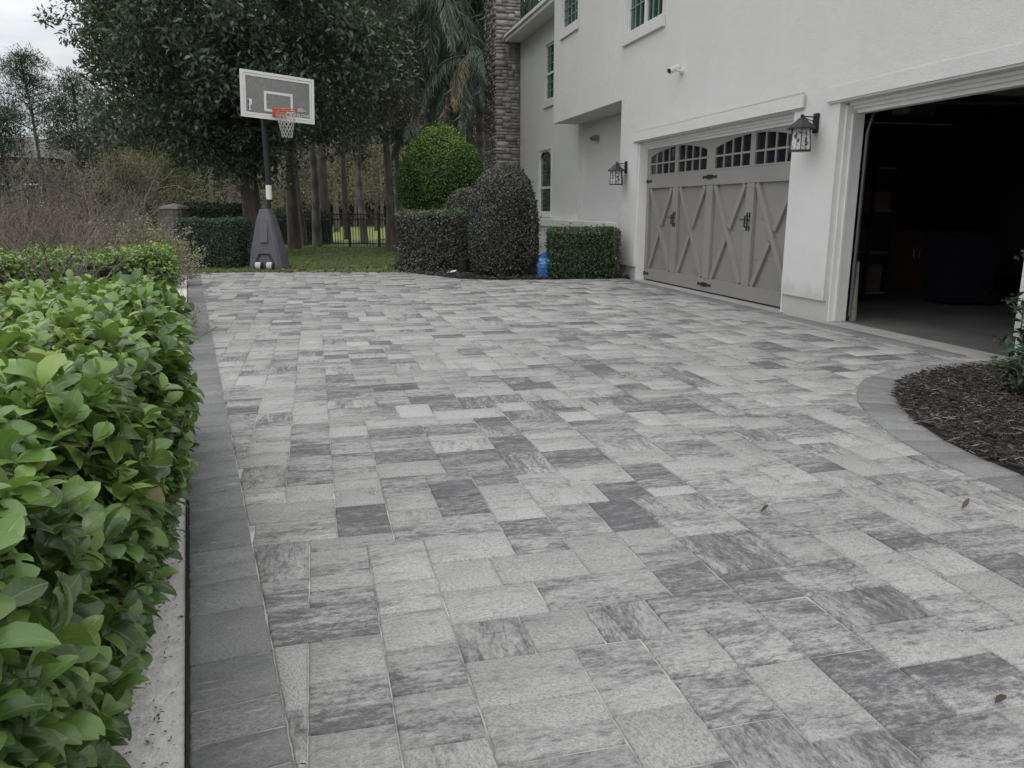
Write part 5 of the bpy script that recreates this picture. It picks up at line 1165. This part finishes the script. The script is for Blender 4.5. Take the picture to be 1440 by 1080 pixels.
def understory():
    n = 420; Y = rng.uniform(38, 57, n); xp = rng.uniform(-100, 600, n); over = (xp > 395) & (xp < 580); zz_ = np.where(over, rng.uniform(1.9, 5.0, n), rng.uniform(.3, 3.6, n))
    Cn = np.stack([(xp - 720) * Y / 1118, Y, zz_], 1); per = 90; P, D, N = clump_leaves(Cn, rng.uniform(.6, 1.2, n), per, 0, 0)
    P[:, 2] = np.maximum(P[:, 2], 0); V, F, A = leaves(P, D, N, rng.uniform(.12, .22, len(P)), rng.uniform(.03, .05, len(P)), TS, np.clip(np.repeat(.4 + .2 * rng.normal(size=n), per) + rng.normal(size=len(P)) * .15, 0, 1))
    tag(npmesh('undergrowth', V, [F], M['lf_woods'], None, A), 'brown green undergrowth at the foot of the grove', kind='stuff')
understory()

# ---- iron fence, stone pillar, distant house
F0, F1 = Vector((px(372, 29.5), 29.5, 0)), Vector((px(575, 27.2), 27.2, 0)); fl = (F1 - F0).length; fz = math.atan2(F1.y - F0.y, F1.x - F0.x)
L = thing('iron_fence', 'black iron picket fence between the shaded grass and the bright lawn', 'fence', (F0.x, F0.y, -.03), fz)
np_ = 5; ps = [fl * i / np_ for i in range(np_ + 1)]
for x in ps:
    mb = MB(); mb.box(x - .035, x + .035, -.035, .035, -.1, 1.25); mb.add([(x - .045, -.045, 1.25), (x + .045, -.045, 1.25), (x + .045, .045, 1.25), (x - .045, .045, 1.25), (x, 0, 1.33)], [(0, 1, 2, 3), (0, 1, 4), (1, 2, 4), (2, 3, 4), (3, 0, 4)]); mb.build('post', M['iron'], L)
for i in range(np_):
    mb = MB(); x0, x1 = ps[i] + .036, ps[i + 1] - .036
    for z in (.12, .95, 1.12): mb.box(x0, x1, -.016, .016, z, z + .035)
    for k in range(1, int((x1 - x0) / .115)): x = x0 + k * .115; mb.box(x - .009, x + .009, -.0085, .0085, .05, 1.2)
    if i == 2: mb.tube([(x0, -.02, .16), (x1, -.02, .95)], .014, 4)
    mb.build('picket_panel', M['iron'], L)
def stonecol():
    t = NT('grey_pillar_stone'); b = t.new('ShaderNodeTexBrick'); b.inputs['Scale'].default_value = 5; t.link(t.obj(), b.inputs['Vector']); b.inputs[1].default_value = lin(.13, .115, .105); b.inputs[2].default_value = lin(.19, .17, .155); b.inputs[3].default_value = lin(.08, .075, .07)
    n = t.noise(t.obj(), 12, 5); t.col(t.mix(.5, b.outputs[0], t.ramp(n, [(.3, (.6, .6, .6)), (.7, (1.2, 1.2, 1.2))]), 'MULTIPLY')); t.rough(.9); t.bump(n, .6, .02); return t.m
L = thing('stone_pillar', 'square stone gate pillar with pale flat cap beyond the bare shrubs', 'pillar', (px(245, 22), 22, -.05), R(-10))
mb = MB(); mb.bbox(-.24, .24, -.24, .24, 0, 1.36, .02); mb.build('shaft', stonecol(), L)
mb = MB(); mb.bbox(-.29, .29, -.29, .29, 1.362, 1.43, .015); mb.add([(-.26, -.26, 1.43), (.26, -.26, 1.43), (.26, .26, 1.43), (-.26, .26, 1.43), (0, 0, 1.52)], [(0, 1, 4), (1, 2, 4), (2, 3, 4), (3, 0, 4)]); mb.build('cap', M['concrete'], L)
L = thing('distant_house', 'pale neighbour house with grey hipped roof behind the shrubs at far left', 'house', (px(52, 50), 50, -.05), R(8))
mb = MB(); mb.box(-1.7, 1.7, -2, 3, 0, 4.3); mb.build('wall', simple('tan_siding', (.22, .20, .17), .8), L)
mb = MB(); mb.add([(-2.1, -2.5, 4.302), (2.1, -2.5, 4.302), (2.1, 3.5, 4.302), (-2.1, 3.5, 4.302), (-.8, .5, 5.6), (.8, .5, 5.6)], [(0, 1, 5, 4), (1, 2, 5), (2, 3, 4, 5), (3, 0, 4), (0, 3, 2, 1)]); mb.build('roof', simple('grey_shingle', (.20, .195, .19), .9, .15, 10), L)
for x in (-.9, .8):
    mb = MB(); mb.box(x - .45, x + .45, -2.04, -2.002, 1.5, 2.8); wn = mb.build('window', M['vinyl'], L); mb = MB(); mb.box(x - .38, x + .38, -2.05, -2.041, 1.57, 2.73); mb.build('pane', M['pane'], wn)

# ------------------------------------------------------------------ sky, light, camera
SUN_EL, SUN_AZ = R(62), R(175)                       # azimuth measured clockwise from +Y
W_ = bpy.data.worlds.new('World'); S.world = W_; W_.use_nodes = True; t = W_.node_tree; nd = t.nodes; bg = nd['Background']
sky = nd.new('ShaderNodeTexSky'); sky.sky_type = 'NISHITA'; sky.sun_disc = False; sky.sun_elevation = SUN_EL; sky.sun_rotation = SUN_AZ; sky.dust_density = 2.5; sky.air_density = 1.0
tc = nd.new('ShaderNodeTexCoord'); mp = nd.new('ShaderNodeMapping'); mp.inputs['Scale'].default_value = (1.6, 1.6, 5.5); t.links.new(tc.outputs['Generated'], mp.inputs[0])
nz = nd.new('ShaderNodeTexNoise'); nz.inputs['Scale'].default_value = 1.7; nz.inputs['Detail'].default_value = 7; nz.inputs['Roughness'].default_value = .55; t.links.new(mp.outputs[0], nz.inputs['Vector'])
rp = nd.new('ShaderNodeValToRGB'); rp.color_ramp.elements[0].position = .36; rp.color_ramp.elements[1].position = .56; t.links.new(nz.outputs['Fac'], rp.inputs[0]); rp.color_ramp.elements[0].color = (.5, .5, .5, 1)
nz2 = nd.new('ShaderNodeTexNoise'); nz2.inputs['Scale'].default_value = 3; nz2.inputs['Detail'].default_value = 6; t.links.new(mp.outputs[0], nz2.inputs['Vector'])
cr = nd.new('ShaderNodeValToRGB'); cr.color_ramp.elements[0].position = .3; cr.color_ramp.elements[0].color = (12.3, 13.2, 14.1, 1); cr.color_ramp.elements[1].position = .7; cr.color_ramp.elements[1].color = (16.4, 16.2, 15.8, 1); t.links.new(nz2.outputs['Fac'], cr.inputs[0])
sx = nd.new('ShaderNodeSeparateXYZ'); t.links.new(tc.outputs['Generated'], sx.inputs[0]); mr = nd.new('ShaderNodeMapRange'); mr.inputs[1].default_value = .05; mr.inputs[2].default_value = .75; mr.inputs[3].default_value = .70; mr.inputs[4].default_value = 1.30; t.links.new(sx.outputs[2], mr.inputs[0])
vm = nd.new('ShaderNodeVectorMath'); vm.operation = 'SCALE'; t.links.new(cr.outputs[0], vm.inputs[0]); t.links.new(mr.outputs[0], vm.inputs['Scale'])
mx = nd.new('ShaderNodeMix'); mx.data_type = 'RGBA'; t.links.new(rp.outputs[0], mx.inputs[0]); t.links.new(sky.outputs[0], mx.inputs[6]); t.links.new(vm.outputs[0], mx.inputs[7]); t.links.new(mx.outputs[2], bg.inputs[0]); bg.inputs['Strength'].default_value = .10
sl_ = bpy.data.lights.new('sun', 'SUN'); sl_.energy = .9; sl_.angle = R(30); sl_.color = (1, .93, .84); so = put(bpy.data.objects.new('sun', sl_))
sd = Vector((math.sin(SUN_AZ) * math.cos(SUN_EL), math.cos(SUN_AZ) * math.cos(SUN_EL), math.sin(SUN_EL))); so.rotation_euler = sd.to_track_quat('Z', 'Y').to_euler(); so.location = (0, 0, 30)

cam = bpy.data.cameras.new('camera'); co = put(bpy.data.objects.new('camera', cam)); co.location = (0, 0, 1.35); co.rotation_euler = (PI / 2 - R(12.8179), 0, 0)
cam.sensor_width = 36; cam.lens = 36 * 1090 / 1440; cam.clip_start = .05; cam.clip_end = 4000; S.camera = co
S.view_settings.view_transform = 'Standard'; S.view_settings.look = 'None'; S.view_settings.gamma = 1; S.view_settings.exposure = -.29; S.view_settings.use_curve_mapping = False
S.render.engine = 'CYCLES'; S.cycles.max_bounces = 8; S.cycles.transparent_max_bounces = 12; S.cycles.use_denoising = True
